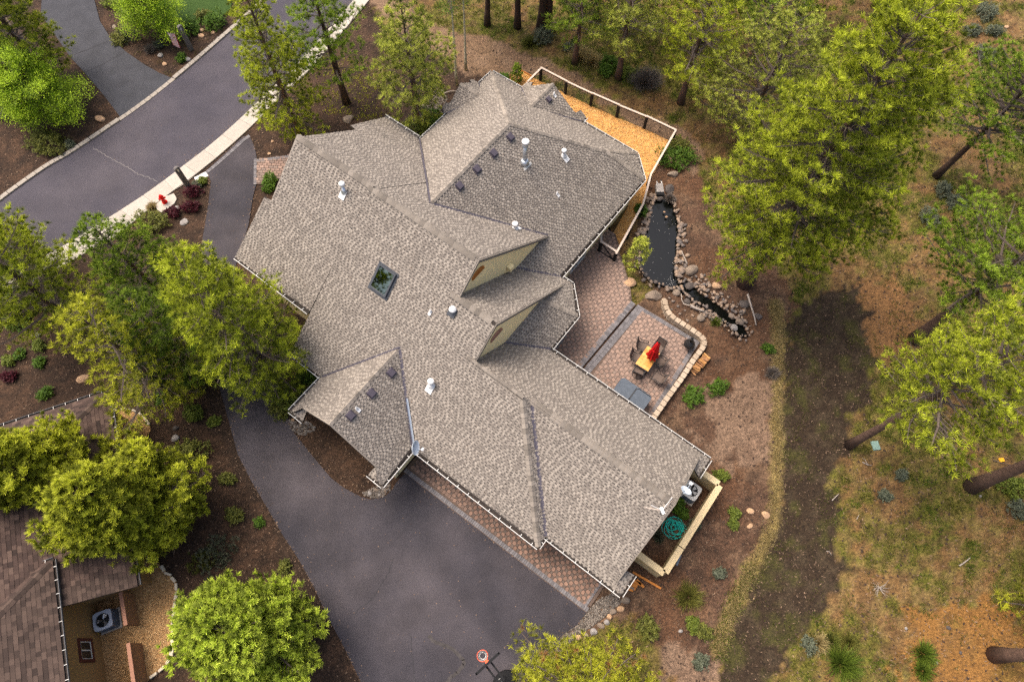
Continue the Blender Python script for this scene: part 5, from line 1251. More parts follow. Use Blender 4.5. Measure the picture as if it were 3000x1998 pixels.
for sx in (-1, 1): fr.box((sx*BW/2, 0, 3.35), (.06, .075, .86))
fr.build('backboard_frame', MT['black'], hoop)
RR = .235; ry = sgn*(.15+RR)
MB().tube([(RR*math.cos(a), ry+RR*math.sin(a), RZ) for a in np.linspace(0, 2*math.pi, 33)], .013, 6, cap=False).build('rim', MT['rim'], hoop)
MB().add([(-.10, sgn*.03, RZ), (.10, sgn*.03, RZ), (.06, sgn*.18, RZ), (-.06, sgn*.18, RZ)]+[(-.10, sgn*.03, RZ-.10), (.10, sgn*.03, RZ-.10), (.06, sgn*.17, RZ-.02), (-.06, sgn*.17, RZ-.02)], [(0, 1, 2, 3), (4, 7, 6, 5), (0, 3, 7, 4), (1, 5, 6, 2), (2, 6, 7, 3)]).build('rim_bracket', MT['rim'], hoop)
nm = MB(); lv = [(RR, RZ-.01), (RR*.92, RZ-.12), (RR*.72, RZ-.24), (RR*.6, RZ-.34), (RR*.58, RZ-.42)]
for k in range(12):
    for sg in (-1, 1): nm.tube([(r_*math.cos(2*math.pi*(k+sg*.5*i)/12), ry+r_*math.sin(2*math.pi*(k+sg*.5*i)/12), z) for i, (r_, z) in enumerate(lv)], .006, 3)
nm.tube([(RR*.58*math.cos(a), ry+RR*.58*math.sin(a), RZ-.42) for a in np.linspace(0, 2*math.pi, 17)], .010, 4); nm.build('net', MT['net'], hoop)
bpx = loc(P(1462, 1988, .2)); py = -sgn*abs(bpx[1]) if abs(bpx[1]) > .5 else -sgn*1.0
for sx in (-.13, .13):
    MB().box((sx, py*.5, 3.40), (.07, abs(py), .07)).build('arm', MT['black'], hoop); MB().box((sx, py*.5, 2.98), (.07, abs(py), .07)).build('arm', MT['black'], hoop)
MB().box((0, py, 1.9), (.13, .13, 3.2)).build('pole', MT['black'], hoop); MB().box((0, py, 3.2), (.34, .22, .5)).build('bracket', MT['black'], hoop)
for zz in (3.47, 3.455): MB().box((0, py+(.06 if zz > 3.46 else -.06)*1, zz), (.10, .03, .02)).build('label_strip', MT['white'], hoop)
m = MB(); m.prism([(.62*math.cos(a)*1.0, py-sgn*.25+.46*math.sin(a)) for a in np.linspace(0, 2*math.pi, 20, endpoint=False)], 0.01, .24, inset=.1).build('base_tank', MT['black'], hoop)

# ------------------------------------------------------------------ foliage
def unit(v): return v/(np.linalg.norm(v, axis=-1, keepdims=True)+1e-9)
def sprays(C, D, N, length, width, spread, r, lo=.25, tone=None, droop=0.0):
    "N thin leaf or needle triangles fanning out of each centre C about direction D"
    n = len(C); tone = r.uniform(.35, 1, n) if tone is None else tone
    d = unit(np.repeat(unit(D), N, 0)+spread*unit(r.normal(size=(n*N, 3)))); d[:, 2] -= droop
    p = unit(np.cross(d, r.normal(size=(n*N, 3)))); c = np.repeat(C, N, 0); L = (length*r.uniform(.7, 1.15, n*N))[:, None]
    w = width*.5
    V = np.stack([c+d*L*.06-p*w, c+d*L*.06+p*w, c+d*L], 1)
    t = np.repeat(tone, N); t = t*r.uniform(.8, 1.1, n*N)
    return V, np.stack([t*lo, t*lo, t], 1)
def clusters(C, D, N, length, width, spread, r, lo=.55, tone=None):
    "N small leaves, each two triangles, spread over a short twig"
    n = len(C); tone = r.uniform(.3, 1, n) if tone is None else tone
    off = np.repeat(unit(D), N, 0)*r.uniform(0, 1, (n*N, 1))*length+spread*length*r.normal(size=(n*N, 3))*.5
    c = np.repeat(C, N, 0)+off; d = unit(np.repeat(unit(D), N, 0)*.6+r.normal(size=(n*N, 3))*.8); d[:, 2] *= .5; d = unit(d)
    p = unit(np.cross(d, np.array([0, 0, 1.0])+r.normal(size=(n*N, 3))*.5)); L = width*2*r.uniform(.7, 1.3, (n*N, 1)); w = width*.55*r.uniform(.7, 1.2, (n*N, 1))
    V = np.stack([c-d*L*.5, c+p*w, c+d*L*.5, c-d*L*.5, c+d*L*.5, c-p*w], 1).reshape(-1, 3, 3)
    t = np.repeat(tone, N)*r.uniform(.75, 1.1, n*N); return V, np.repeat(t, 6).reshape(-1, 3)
def limb_path(p0, d, L, up, r, k=5):
    pts = [np.array(p0)]; d = np.array(d, float)
    for i in range(k): d = unit(d+np.array([0, 0, up/k])+r.normal(0, .09, 3)); pts.append(pts[-1]+d*L/k)
    return pts
def pine(label, base, h, rad, cb=.15, m='needle', seed=0, whorl=None, per=5, tuft=.30, nn=50, dens=1.0, bark='bark', group='ponderosa pines round the house', name='pine_tree', trunk_r=None, up=.55, shape=.55, sparse=1.0, z=0.0, style='pine', dead=0.0, sidecut=None, tones=(.35, 1.0)):
    r = np.random.default_rng(seed); b = P(*base, z) if len(base) == 2 else np.array(base)
    t = thing(name, label, 'tree', b, 0, group)
    tr = trunk_r or .018*h+.05
    k = 9; bend = r.normal(0, .012*h, 2); path = [np.array([bend[0]*math.sin(2.2*i/k), bend[1]*math.sin(1.7*i/k), h*.985*i/k-.1*(i == 0)]) for i in range(k+1)]
    MB().tube(path, [tr*(1.25 if i == 0 else 1)*(1-.93*i/k) for i in range(k+1)], 9).build('trunk', MT[bark], t, smooth=True)
    whorl = whorl or max(6, int((h*(1-cb))/.42)); lm = MB(); C, D, T = [], [], []; DC, DD = [], []
    for w in range(whorl):
        f = (w+.5)/whorl; zz = h*(cb+(1-cb)*f*.985); pr = rad*(((1-f)**shape)*(.62+.38*min(1, f*5+.15))+.06)
        c0 = np.array([np.interp(zz, [p[2] for p in path], [p[0] for p in path]), np.interp(zz, [p[2] for p in path], [p[1] for p in path]), zz])
        a0 = r.uniform(0, 6.28)
        for j in range(per):
            if r.random() > sparse: continue
            a = a0+6.283*j/per+r.normal(0, .3); L = pr*r.uniform(.68, 1.15)*(1+.20*math.sin(2*a+seed)+.13*math.sin(5*a+1.7*seed+zz))
            if sidecut is not None and math.cos(a-sidecut) > .3: L *= .5
            el = -.10+.55*f+r.normal(0, .1); d = np.array([math.cos(a)*math.cos(el), math.sin(a)*math.cos(el), math.sin(el)])
            pts = limb_path(c0, d, L, up*r.uniform(.5, 1.2), r); lm.tube(pts, [max(.012, .022*L*(1-.8*i/5)+.006) for i in range(6)], 4, cap=False)
            ns = max(3, int(L*5.2*dens))
            for s in range(ns):
                q = .22+.78*(s+r.random())/ns; i0 = min(4, int(q*5)); p = pts[i0]+(pts[i0+1]-pts[i0])*(q*5-i0); bd = unit(pts[i0+1]-pts[i0])
                sd = unit(np.cross(bd, [0, 0, 1.0]))*(1 if s % 2 else -1); sl = L*.30*(1.25-q)*r.uniform(.6, 1.3)+.12
                e = p+(bd*.75+sd*.8+np.array([0, 0, r.uniform(.0, .5)]))*sl
                if sl > .5: lm.tube([p, (p+e)/2+np.array([0, 0, .02]), e], [.012, .009, .006], 3, cap=False)
                for g in range(2 if sl > .40 else 1):
                    e2 = p+(e-p)*(1-.45*g); DDv = unit(e-p)*.45+np.array([0, 0, .85])+r.normal(0, .3, 3)
                    if r.random() < dead: DC.append(e2); DD.append(DDv)
                    else: C.append(e2+r.normal(0, .04, 3)); D.append(DDv); T.append(1)
            C.append(pts[-1]); D.append(unit(pts[-1]-pts[-2])+np.array([0, 0, .5])); T.append(1)
    C.append(path[-1]+np.array([0, 0, .05])); D.append(np.array([0, 0, 1.0])); lm.build('limbs', MT['limb'], t)
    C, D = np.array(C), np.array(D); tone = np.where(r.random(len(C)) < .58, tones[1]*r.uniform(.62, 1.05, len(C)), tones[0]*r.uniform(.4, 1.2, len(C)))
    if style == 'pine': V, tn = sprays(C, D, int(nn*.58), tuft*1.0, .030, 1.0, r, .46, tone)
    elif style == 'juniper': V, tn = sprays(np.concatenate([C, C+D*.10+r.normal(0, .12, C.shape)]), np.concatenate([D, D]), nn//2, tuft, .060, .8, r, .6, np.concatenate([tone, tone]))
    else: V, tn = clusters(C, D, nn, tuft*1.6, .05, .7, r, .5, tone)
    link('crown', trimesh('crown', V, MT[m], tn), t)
    if DC:
        V, tn = sprays(np.array(DC), np.array(DD), nn, tuft, .018, .95, r, .4); link('dead_needles', trimesh('dead_needles', V, MT['deadneedle'], tn), t)
    return t

pine('very tall broad ponderosa pine standing beyond the pond, the largest crown in view', (2180, 830), 19.5, 4.9, .23, 'needle', 1, whorl=29, per=7, tuft=.29, nn=46, trunk_r=.40, dens=1.0)
pine('pale green coned pine behind the largest crown, nearer the top', (2165, 420), 10, 4.2, .2, 'needlepale', 2, per=5, tuft=.22, nn=36)
pine('dark green pine with a bare leaning trunk at the upper right edge', (2743, 516), 10, 4.0, .40, 'needledark', 3, tuft=.24, bark='barkdark')
pine('broad dark limbed pine with a thick grey trunk right of the bark path', (2680, 993), 13, 4.3, .42, 'needledark', 4, tuft=.26, sparse=.8, trunk_r=.34, tones=(.5, 1.2))
pine('wide pale tipped pine with a reddish slanting trunk beside the green utility lid', (2488, 1303), 14.5, 3.2, .48, 'needle', 5, tuft=.28, nn=40, sparse=.95, shape=.45, trunk_r=.24)
pine('tall pine at the right edge of which mainly the thick trunk base shows', (2845, 1425), 15, 3.2, .66, 'needle', 6, trunk_r=.36)
pine('pine at the lower right edge of which mainly the trunk base shows', (2913, 1918), 14, 3, .7, 'needle', 7, trunk_r=.33)
pine('small yellow tipped pine at the right edge above the orange needle patch', (3040, 1790), 5, 2.2, .1, 'needleyel', 8)
pine('bushy yellow green pine with orange dead tufts below the driveway corner', (1700, 2035), 6.5, 3.4, .08, 'needleyel', 9, whorl=14, per=6, tuft=.27, nn=46, dead=.07, tones=(.45, .95))
pine('full bright pine leaning over the driveway against the house eave', (800, 1085), 12.0, 3.5, .08, 'needle', 10, whorl=25, per=6, tuft=.27, nn=46, trunk_r=.22)
pine('sparse yellow pine with grey bare limbs above the mulch slope', (520, 1165), 10.5, 3.0, .12, 'needleyel', 11, whorl=15, per=5, sparse=.85, tuft=.27, nn=42)
pine('yellow green pine rising over the street at the left edge', (235, 960), 11, 3.4, .1, 'needle', 12, whorl=20, tuft=.26)
pine('dark green young pine between the two bright pines on the left', (500, 890), 9, 2.4, .08, 'needledark', 13, whorl=20, tuft=.24)
pine('olive middle pine filling the gap behind the yellow pine', (585, 1085), 9, 2.7, .08, 'needledark', 14, whorl=18, tuft=.26, tones=(.25, .75))
pine('yellowish pine at the left edge below the street kerb', (90, 800), 9.5, 2.6, .1, 'needleyel', 15, whorl=18, tones=(.3, .8))
pine('big olive pine in the top left corner beside the driveway', (150, 240), 10, 3.2, .1, 'needle', 16, whorl=18, tones=(.2, .65))
pine('slim bright pine leaning over the street kerb', (868, 385), 11.5, 2.7, .08, 'needle', 17, whorl=22, tuft=.25)
pine('dark open pine with a bare black trunk beside the sidewalk', (1015, 300), 11, 2.6, .25, 'needledark', 18, whorl=16, per=4, sparse=.85, bark='barkdark', tones=(.6, 1.2))
pine('pale feathery pine with bare twigs behind the front roof', (1231, 372), 10.5, 2.5, .10, 'needlepale', 19, whorl=20, per=5, sparse=.9, tones=(.45, 1.1))
for i, (bx, by, hh, rr_, cb, lab) in enumerate([
    (1427, 74, 10, 2.6, .33, 'dark trunked pine at the top edge, nearest the white aspens'), (1516, 80, 11, 2.8, .25, 'dark trunked pine at the top edge with a low green limb'),
    (1584, 82, 14, 2.2, .55, 'slim dark trunk at the top edge, first of a close pair'), (1604, 72, 14, 2.2, .55, 'slim dark trunk at the top edge, second of a close pair'),
    (1684, 185, 9.0, 2.4, .28, 'short crowned pine behind the fence near the dirt path'), (1811, 231, 10, 3.1, .30, 'red trunked pine behind the middle of the rail fence'),
    (1994, 301, 10.5, 3.2, .28, 'leaning pine beyond the fence corner'), (2195, 190, 11, 3.2, .28, 'dark trunk pine glimpsed left of the largest crown'),
    (1905, 70, 10, 3.0, .2, 'pine at the top edge between the two fence pines'), (2055, 120, 10, 2.9, .2, 'pine filling the gap left of the largest crown near the top edge'), (1745, 55, 9, 2.6, .2, 'pine at the top edge above the red trunked pine'), (2560, 20, 9, 2.6, .15, 'small pine at the top edge right of the largest crown'), (2330, 60, 11, 3.2, .15, 'pale pine at the top edge above the largest crown')]):
    pine(lab, (bx, by), hh, rr_, cb, ('needle', 'needledark', 'needlepale')[i % 3], 30+i, bark='barkdark' if i < 4 else 'bark', whorl=13, nn=30, tones=(.4, 1.1), group='forest pines beyond the dirt path')
pine('big spreading yellow green juniper over the brown roof', (475, 1535), 8.2, 3.1, .06, 'juniper', 50, whorl=22, per=8, tuft=.26, nn=44, dens=1.5, style='juniper', group='junipers beside the brown roofed house', name='juniper_tree', trunk_r=.2, shape=.6)
pine('tall yellow juniper at the left edge above the brown roof', (235, 1440), 7.6, 3.2, .06, 'juniper', 51, whorl=18, per=8, tuft=.26, nn=40, dens=1.5, style='juniper', group='junipers beside the brown roofed house', name='juniper_tree', trunk_r=.18, shape=.6)
pine('bright green juniper between the gravel bed and the driveway', (775, 1855), 5.6, 3.1, .05, 'juniper2', 52, whorl=15, per=9, tuft=.27, nn=44, dens=1.6, style='juniper', group='junipers beside the brown roofed house', name='juniper_tree', trunk_r=.16, shape=.55)
pine('bright lime tree with layered leaves left of the dark driveway', (140, 335), 4.6, 2.9, .12, 'lime', 53, whorl=10, per=9, tuft=.30, nn=26, dens=1.5, style='leaf', group='lime green trees across the street', name='lime_tree', bark='limb', trunk_r=.1, shape=.5, up=.25)
pine('bright lime tree in the mulch bed above the flag', (468, 95), 3.9, 2.2, .12, 'lime', 54, whorl=8, per=9, tuft=.30, nn=26, dens=1.5, style='leaf', group='lime green trees across the street', name='lime_tree', bark='limb', trunk_r=.1, shape=.5, up=.25)
pine('little dark green pine standing in the golden chips by the house corner', (1440+285/3.92, 180+235/3.92), 1.45, .42, .02, 'needledark', 55, whorl=8, per=5, tuft=.14, nn=34, dens=2.2, group='small pines in the beds', trunk_r=.04, tones=(.5, 1.1))
pine('small light green pine leaning over the pond bank', (1600+850/3.364, 480+1045/3.364), 3.2, .75, .35, 'needlepale', 56, whorl=8, per=4, tuft=.20, nn=38, dens=1.6, group='small pines in the beds', trunk_r=.04, tones=(.7, 1.3))
for bx, by, hh, lab in ((1338, 248, 9.5, 'slim pale aspen trunk, the one nearer the roof'), (1365, 204, 9.5, 'slim white aspen trunk, the one nearer the dirt path')):
    pine(lab, (bx, by), hh, 1.4, .62, 'green', by, whorl=9, per=3, tuft=.24, nn=14, style='leaf', bark='aspen', name='aspen_tree', group='bare white aspens', trunk_r=.10, tones=(.5, 1.2))

# ------------------------------------------------------------------ shrubs
def shrub(label, px, rad, hgt, m, seed=0, name='shrub', cat='shrub', group=None, style='leaf', n=None, lw=.055, N=10):
    r = np.random.default_rng(seed); b = P(*px); n = n or int(60+220*rad*rad*(1.6 if style == 'grass' else 1))
    a = r.uniform(0, 6.283, n); e = np.arcsin(r.uniform(.02, 1, n)); q = r.uniform(.35, 1, n)**.6*(1+.22*np.sin(a*2+seed)+.16*np.sin(5*a+2.3*seed)+.12*np.sin(9*a+e*4+seed))
    u = np.stack([np.cos(a)*np.cos(e), np.sin(a)*np.cos(e), np.sin(e)], -1); C = u*q[:, None]*np.array([rad, rad*.92, hgt]); D = u+np.array([0, 0, .6])
    if style == 'leaf': V, tn = clusters(C, D, N, .16, lw, .6, r, .5)
    elif style == 'needle': V, tn = sprays(C, D, N+10, .16, .02, .8, r, .4)
    elif style == 'grass':
        n = int(40+110*rad); C = np.stack([r.normal(0, rad*.22, n), r.normal(0, rad*.22, n), np.zeros(n)], -1); D = np.stack([C[:, 0]/rad*3, C[:, 1]/rad*3, np.full(n, .6)], -1); V, tn = sprays(C, D, 5, max(hgt, rad*.8), .04, .45, r, .25)
    else: V, tn = sprays(C*.5, D, N, rad*.9, .018, .6, r, .6)
    o = link(name, trimesh(name, V, MT[m], tn)); o.location = b
    tag(o, label, cat, group); return o
SH = [((2030, 1164), .58, .6, 'green', 'leaf', 'round green shrub in the mulch nearer the garage, specked with blossom'), ((2100, 1138), .48, .5, 'green', 'leaf', 'round green shrub in the mulch, the farther of the pair by the firewood'),
 ((2261, 1095), .42, .35, 'greytwig', 'twig', 'grey dry shrub on the straw edge of the bark path'), ((2247, 1025), .28, .3, 'green', 'leaf', 'tiny green shrub beside the straw edge above the grey dry shrub'),
 ((1995, 1502), .30, .4, 'green', 'leaf', 'green shrub beside the teal hose in the walled yard'), ((1928, 1572), .45, .45, 'bluegreen', 'grass', 'silvery tussock under the garage eave in the walled yard'), ((1983, 1478), .3, .4, 'green', 'leaf', 'green plant below the air conditioner in the walled yard'),
 ((568, 568), .48, .5, 'maroon', 'leaf', 'maroon shrub at the foot of the street lamp pillar'), ((563, 612), .45, .5, 'maroon', 'leaf', 'maroon shrub between the lamp pillar and the grey rock'), ((510, 626), .36, .4, 'maroon', 'leaf', 'small maroon shrub beside the hydrant pad'),
 ((579, 546), .32, .3, 'bluegreen', 'leaf', 'sage green plant beside the street lamp pillar'), ((594, 534), .2, .25, 'limeshrub', 'leaf', 'tiny lime plant below the white utility lid'), ((792, 534), .45, .6, 'green', 'leaf', 'bright green leafy shrub beside the front paver walk'), ((788, 556), .3, .35, 'green', 'leaf', 'small green plant just below the front walk shrub'),
 ((445, 606), .35, .3, 'strawgrass', 'grass', 'pale tuft of grass beside the hydrant pad'), ((450, 655), .9, .7, 'olive', 'leaf', 'olive bush at the street end of the pine row'),
 ((382, 110), 1.0, .8, 'bluegreen', 'needle', 'blue grey spreading shrub under the lime tree by the flag'), ((352, 118), .6, .5, 'olive', 'leaf', 'olive shrub beside the blue grey shrub'), ((633, 72), .85, .8, 'green', 'leaf', 'round bright green shrub on the edge of the lawn'), ((556, 92), .8, .8, 'green', 'leaf', 'dark green shrub behind the far lamp pillar'), ((599, 52), .5, .5, 'olive', 'leaf', 'small olive shrub on the lawn edge'), ((344, 8), 1.0, .8, 'limeshrub', 'leaf', 'yellow green shrub at the top edge beside the curved driveway'),
 ((144, 428), 1.2, .9, 'olive', 'leaf', 'olive green shrub beside the kerb under the lime tree'), ((208, 428), .3, .3, 'bluegreen', 'leaf', 'tiny sage plant on the mulch by the kerb'), ((533, 175), .3, .3, 'green', 'leaf', 'tiny green plant beside the grey rock at the kerb'), ((440, 150), .4, .35, 'greytwig', 'twig', 'brown dry plant on the mulch left of the flag'), ((467, 137), .35, .35, 'bluegreen', 'leaf', 'grey green plant below the flag'), ((20, 330), 1.2, .8, 'bluegreen', 'leaf', 'grey blue shrub at the left edge below the lime tree'),
 ((1229, 390), .9, .8, 'limeshrub', 'leaf', 'yellow green shrub under the pale pine by the roof valley'), ((1262, 362), 1.0, .9, 'green', 'leaf', 'green shrub between the pale pine and the roof'), ((1478, 235), .35, .35, 'green', 'leaf', 'low dark plant at the inner corner of the chip bed'),
 ((1590, 112), 1.1, .7, 'bluegreen', 'leaf', 'large sage bush in the forest above the dirt path'), ((1671, 143), .6, .5, 'bluegreen', 'leaf', 'sage bush beside the short crowned pine'), ((1890, 245), 1.1, .6, 'greytwig', 'twig', 'grey dead bush behind the rail fence'), ((1842, 223), .7, .5, 'limeshrub', 'leaf', 'yellow flowering plant at the foot of the red trunked pine'), ((1786, 190), .7, .5, 'green', 'leaf', 'green plant left of the red trunked pine'), ((1775, 215), .5, .4, 'green', 'leaf', 'low green plant behind the fence middle'), ((1700, 165), .8, .8, 'strawgrass', 'grass', 'straw tussock right of the short crowned pine'), ((1735, 180), .6, .7, 'strawgrass', 'grass', 'straw tussock behind the second fence panel'), ((1555, 128), .7, .5, 'olive', 'grass', 'olive tussock beside the dirt path'),
 ((1978, 470), 1.1, .9, 'green', 'leaf', 'green shrub outside the fence corner'), ((1990, 440), .8, .8, 'olive', 'leaf', 'olive shrub outside the fence corner nearer the path'), ((1962, 585), .4, .3, 'greytwig', 'twig', 'dry twiggy plant behind the filter box'), ((1600+930/3.364, 480+470/3.364), .4, .4, 'green', 'leaf', 'small green plant between the fence and the pond'),
 ((641, 1622), 1.3, 1.3, 'bluegreen', 'needle', 'dark blue green juniper shrub between the two bright junipers'), ((600, 1640), .7, .6, 'olive', 'needle', 'olive juniper shrub left of the dark one'),
 ((25, 893), 1.4, 1.1, 'green', 'leaf', 'dark leafy shrub at the left edge below the sidewalk'), ((53, 948), .6, .5, 'green', 'leaf', 'green plant just below the dark leafy shrub'), ((117, 1016), .3, .25, 'limeshrub', 'leaf', 'lime plant on the left mulch nearest the yellow pine'), ((59, 1040), .25, .2, 'green', 'leaf', 'small green plant in the middle of the left mulch'), ((119, 1063), .28, .22, 'green', 'leaf', 'small green plant below the lime one on the left mulch'), ((134, 1155), .32, .25, 'green', 'leaf', 'green plant on the left mulch above the brown roof'), ((30, 1104), .32, .25, 'maroon', 'leaf', 'reddish plant on the left mulch'), ((28, 1060), .25, .2, 'limeshrub', 'leaf', 'lime plant at the left edge of the mulch'),
 ((569, 1212), .5, .45, 'limeshrub', 'leaf', 'yellow green plant beside the gravel corner of the brown house'), ((474, 1172), .3, .3, 'green', 'leaf', 'green sprig on the bare twigs by the gravel corner'), ((585, 1113), .8, .9, 'olive', 'leaf', 'olive sapling by the driveway edge under the bright pine'), ((628, 1236), .25, .2, 'limeshrub', 'leaf', 'tiny lime plant near the driveway edge'), ((560, 1330), .9, .7, 'olive', 'leaf', 'olive shrub right of the spreading juniper'), ((668, 1405), .35, .25, 'olive', 'leaf', 'mustard plant beside the driveway curve'), ((690, 1510), .4, .25, 'olive', 'leaf', 'mustard plant on the bare bank beside the driveway'), ((762, 1530), .16, .15, 'green', 'leaf', 'single green tuft on the pale bank'), ((835, 1660), .25, .2, 'olive', 'leaf', 'olive tuft above the bright green juniper'),
 ((858, 1168), .95, 1.0, 'limeshrub', 'leaf', 'leafy shrub by the house corner under the bright pine'), ((830, 1205), .6, .6, 'olive', 'leaf', 'olive shrub at the white eave corner'), ((906, 1104), .6, .6, 'green', 'leaf', 'dark shrub under the eave behind the bright pine'),
 ((2960, 1426), .75, .5, 'limeshrub', 'leaf', 'yellow flowering bush beside the thick trunk at the right edge'), ((2467, 1945), .95, .7, 'grassgreen', 'grass', 'large green grass clump right of the bark path'), ((2705, 1915), .65, .5, 'grassgreen', 'grass', 'deep green grass clump, upper of two on the orange needles'), ((2706, 1966), .55, .45, 'grassgreen', 'grass', 'deep green grass clump, lower of two on the orange needles'), ((2637, 1392), .35, .25, 'bluegreen', 'leaf', 'sage plant on bare soil near the green lid'), ((2592, 1452), .35, .25, 'bluegreen', 'leaf', 'sage plant on bare soil right of the bark path'), ((2985, 1495), .8, .5, 'bluegreen', 'leaf', 'grey sage bush at the right edge below the thick trunk'), ((2973, 1602), .9, .5, 'greytwig', 'twig', 'dead grey bush at the right edge'), ((2367, 1890), .4, .3, 'bluegreen', 'leaf', 'sage plant between the bark path and the green clump'), ((2398, 1885), .4, .5, 'strawgrass', 'grass', 'pale straw tuft beside the lower bark path'), ((2436, 1878), .4, .4, 'olive', 'grass', 'olive tuft beside the lower bark path'), ((2490, 1880), .4, .4, 'grass', 'grass', 'straw green tuft above the large grass clump'),
 ((2112, 1394), .3, .2, 'limeshrub', 'leaf', 'bright lime rosette in the mulch near the yard wall corner'), ((2150, 1503), .22, .15, 'limeshrub', 'leaf', 'lime sprig left of the three tan rocks'), ((2147, 1535), .2, .15, 'limeshrub', 'leaf', 'lime sprig below the other by the tan rocks'), ((2017, 1750), .75, .5, 'grass', 'grass', 'mossy tussock in the mulch below the yard wall'), ((2051, 1938), .4, .3, 'bluegreen', 'leaf', 'sage plant on pale soil at the bottom edge'), ((2105, 1680), .3, .2, 'bluegreen', 'leaf', 'sage sprig in the mulch below the tan rocks'), ((2030, 1540), .3, .3, 'bluegreen', 'leaf', 'sage sprig outside the yard wall'), ((2060, 1850), .35, .3, 'olive', 'leaf', 'olive sprig near the bottom of the mulch'), ((1895, 1840), .5, .6, 'olive', 'leaf', 'olive sapling right of the boulder row'), ((2030, 1830), .3, .2, 'limeshrub', 'leaf', 'lime sprig among the lower mulch'),
 ((2888, 40), 1.1, .6, 'bluegreen', 'leaf', 'sage bush in the top right corner clearing'), ((2845, 95), .8, .5, 'bluegreen', 'leaf', 'sage bush right of the largest crown, left of two'), ((2910, 95), .7, .5, 'bluegreen', 'leaf', 'sage bush right of the largest crown, right of two'), ((2883, 163), 1.1, .6, 'bluegreen', 'leaf', 'wide sage bush in the bare soil clearing at the upper right'), ((2800, 600), .9, .5, 'bluegreen', 'leaf', 'sage bush under the dark pine at the right'), ((2720, 640), .9, .5, 'bluegreen', 'leaf', 'sage bush between the largest crown and the dark limbed pine'), ((2760, 560), .7, .5, 'bluegreen', 'leaf', 'sage bush beside the bare leaning trunk'),
 ((2096, 944), .35, .25, 'limeshrub', 'grass', 'yellow mossy plant above the chiminea wall corner')]
for i, (px, rd, hg, m, st, lab) in enumerate(SH):
    if lab.startswith('dead grey bush'): continue
    shrub(lab, px, rd*(.75 if m == 'bluegreen' else 1), hg*(.8 if m == 'bluegreen' else 1), m, 100+i, 'grass_clump' if st == 'grass' else 'shrub', 'grass clump' if st == 'grass' else 'shrub', None, st)

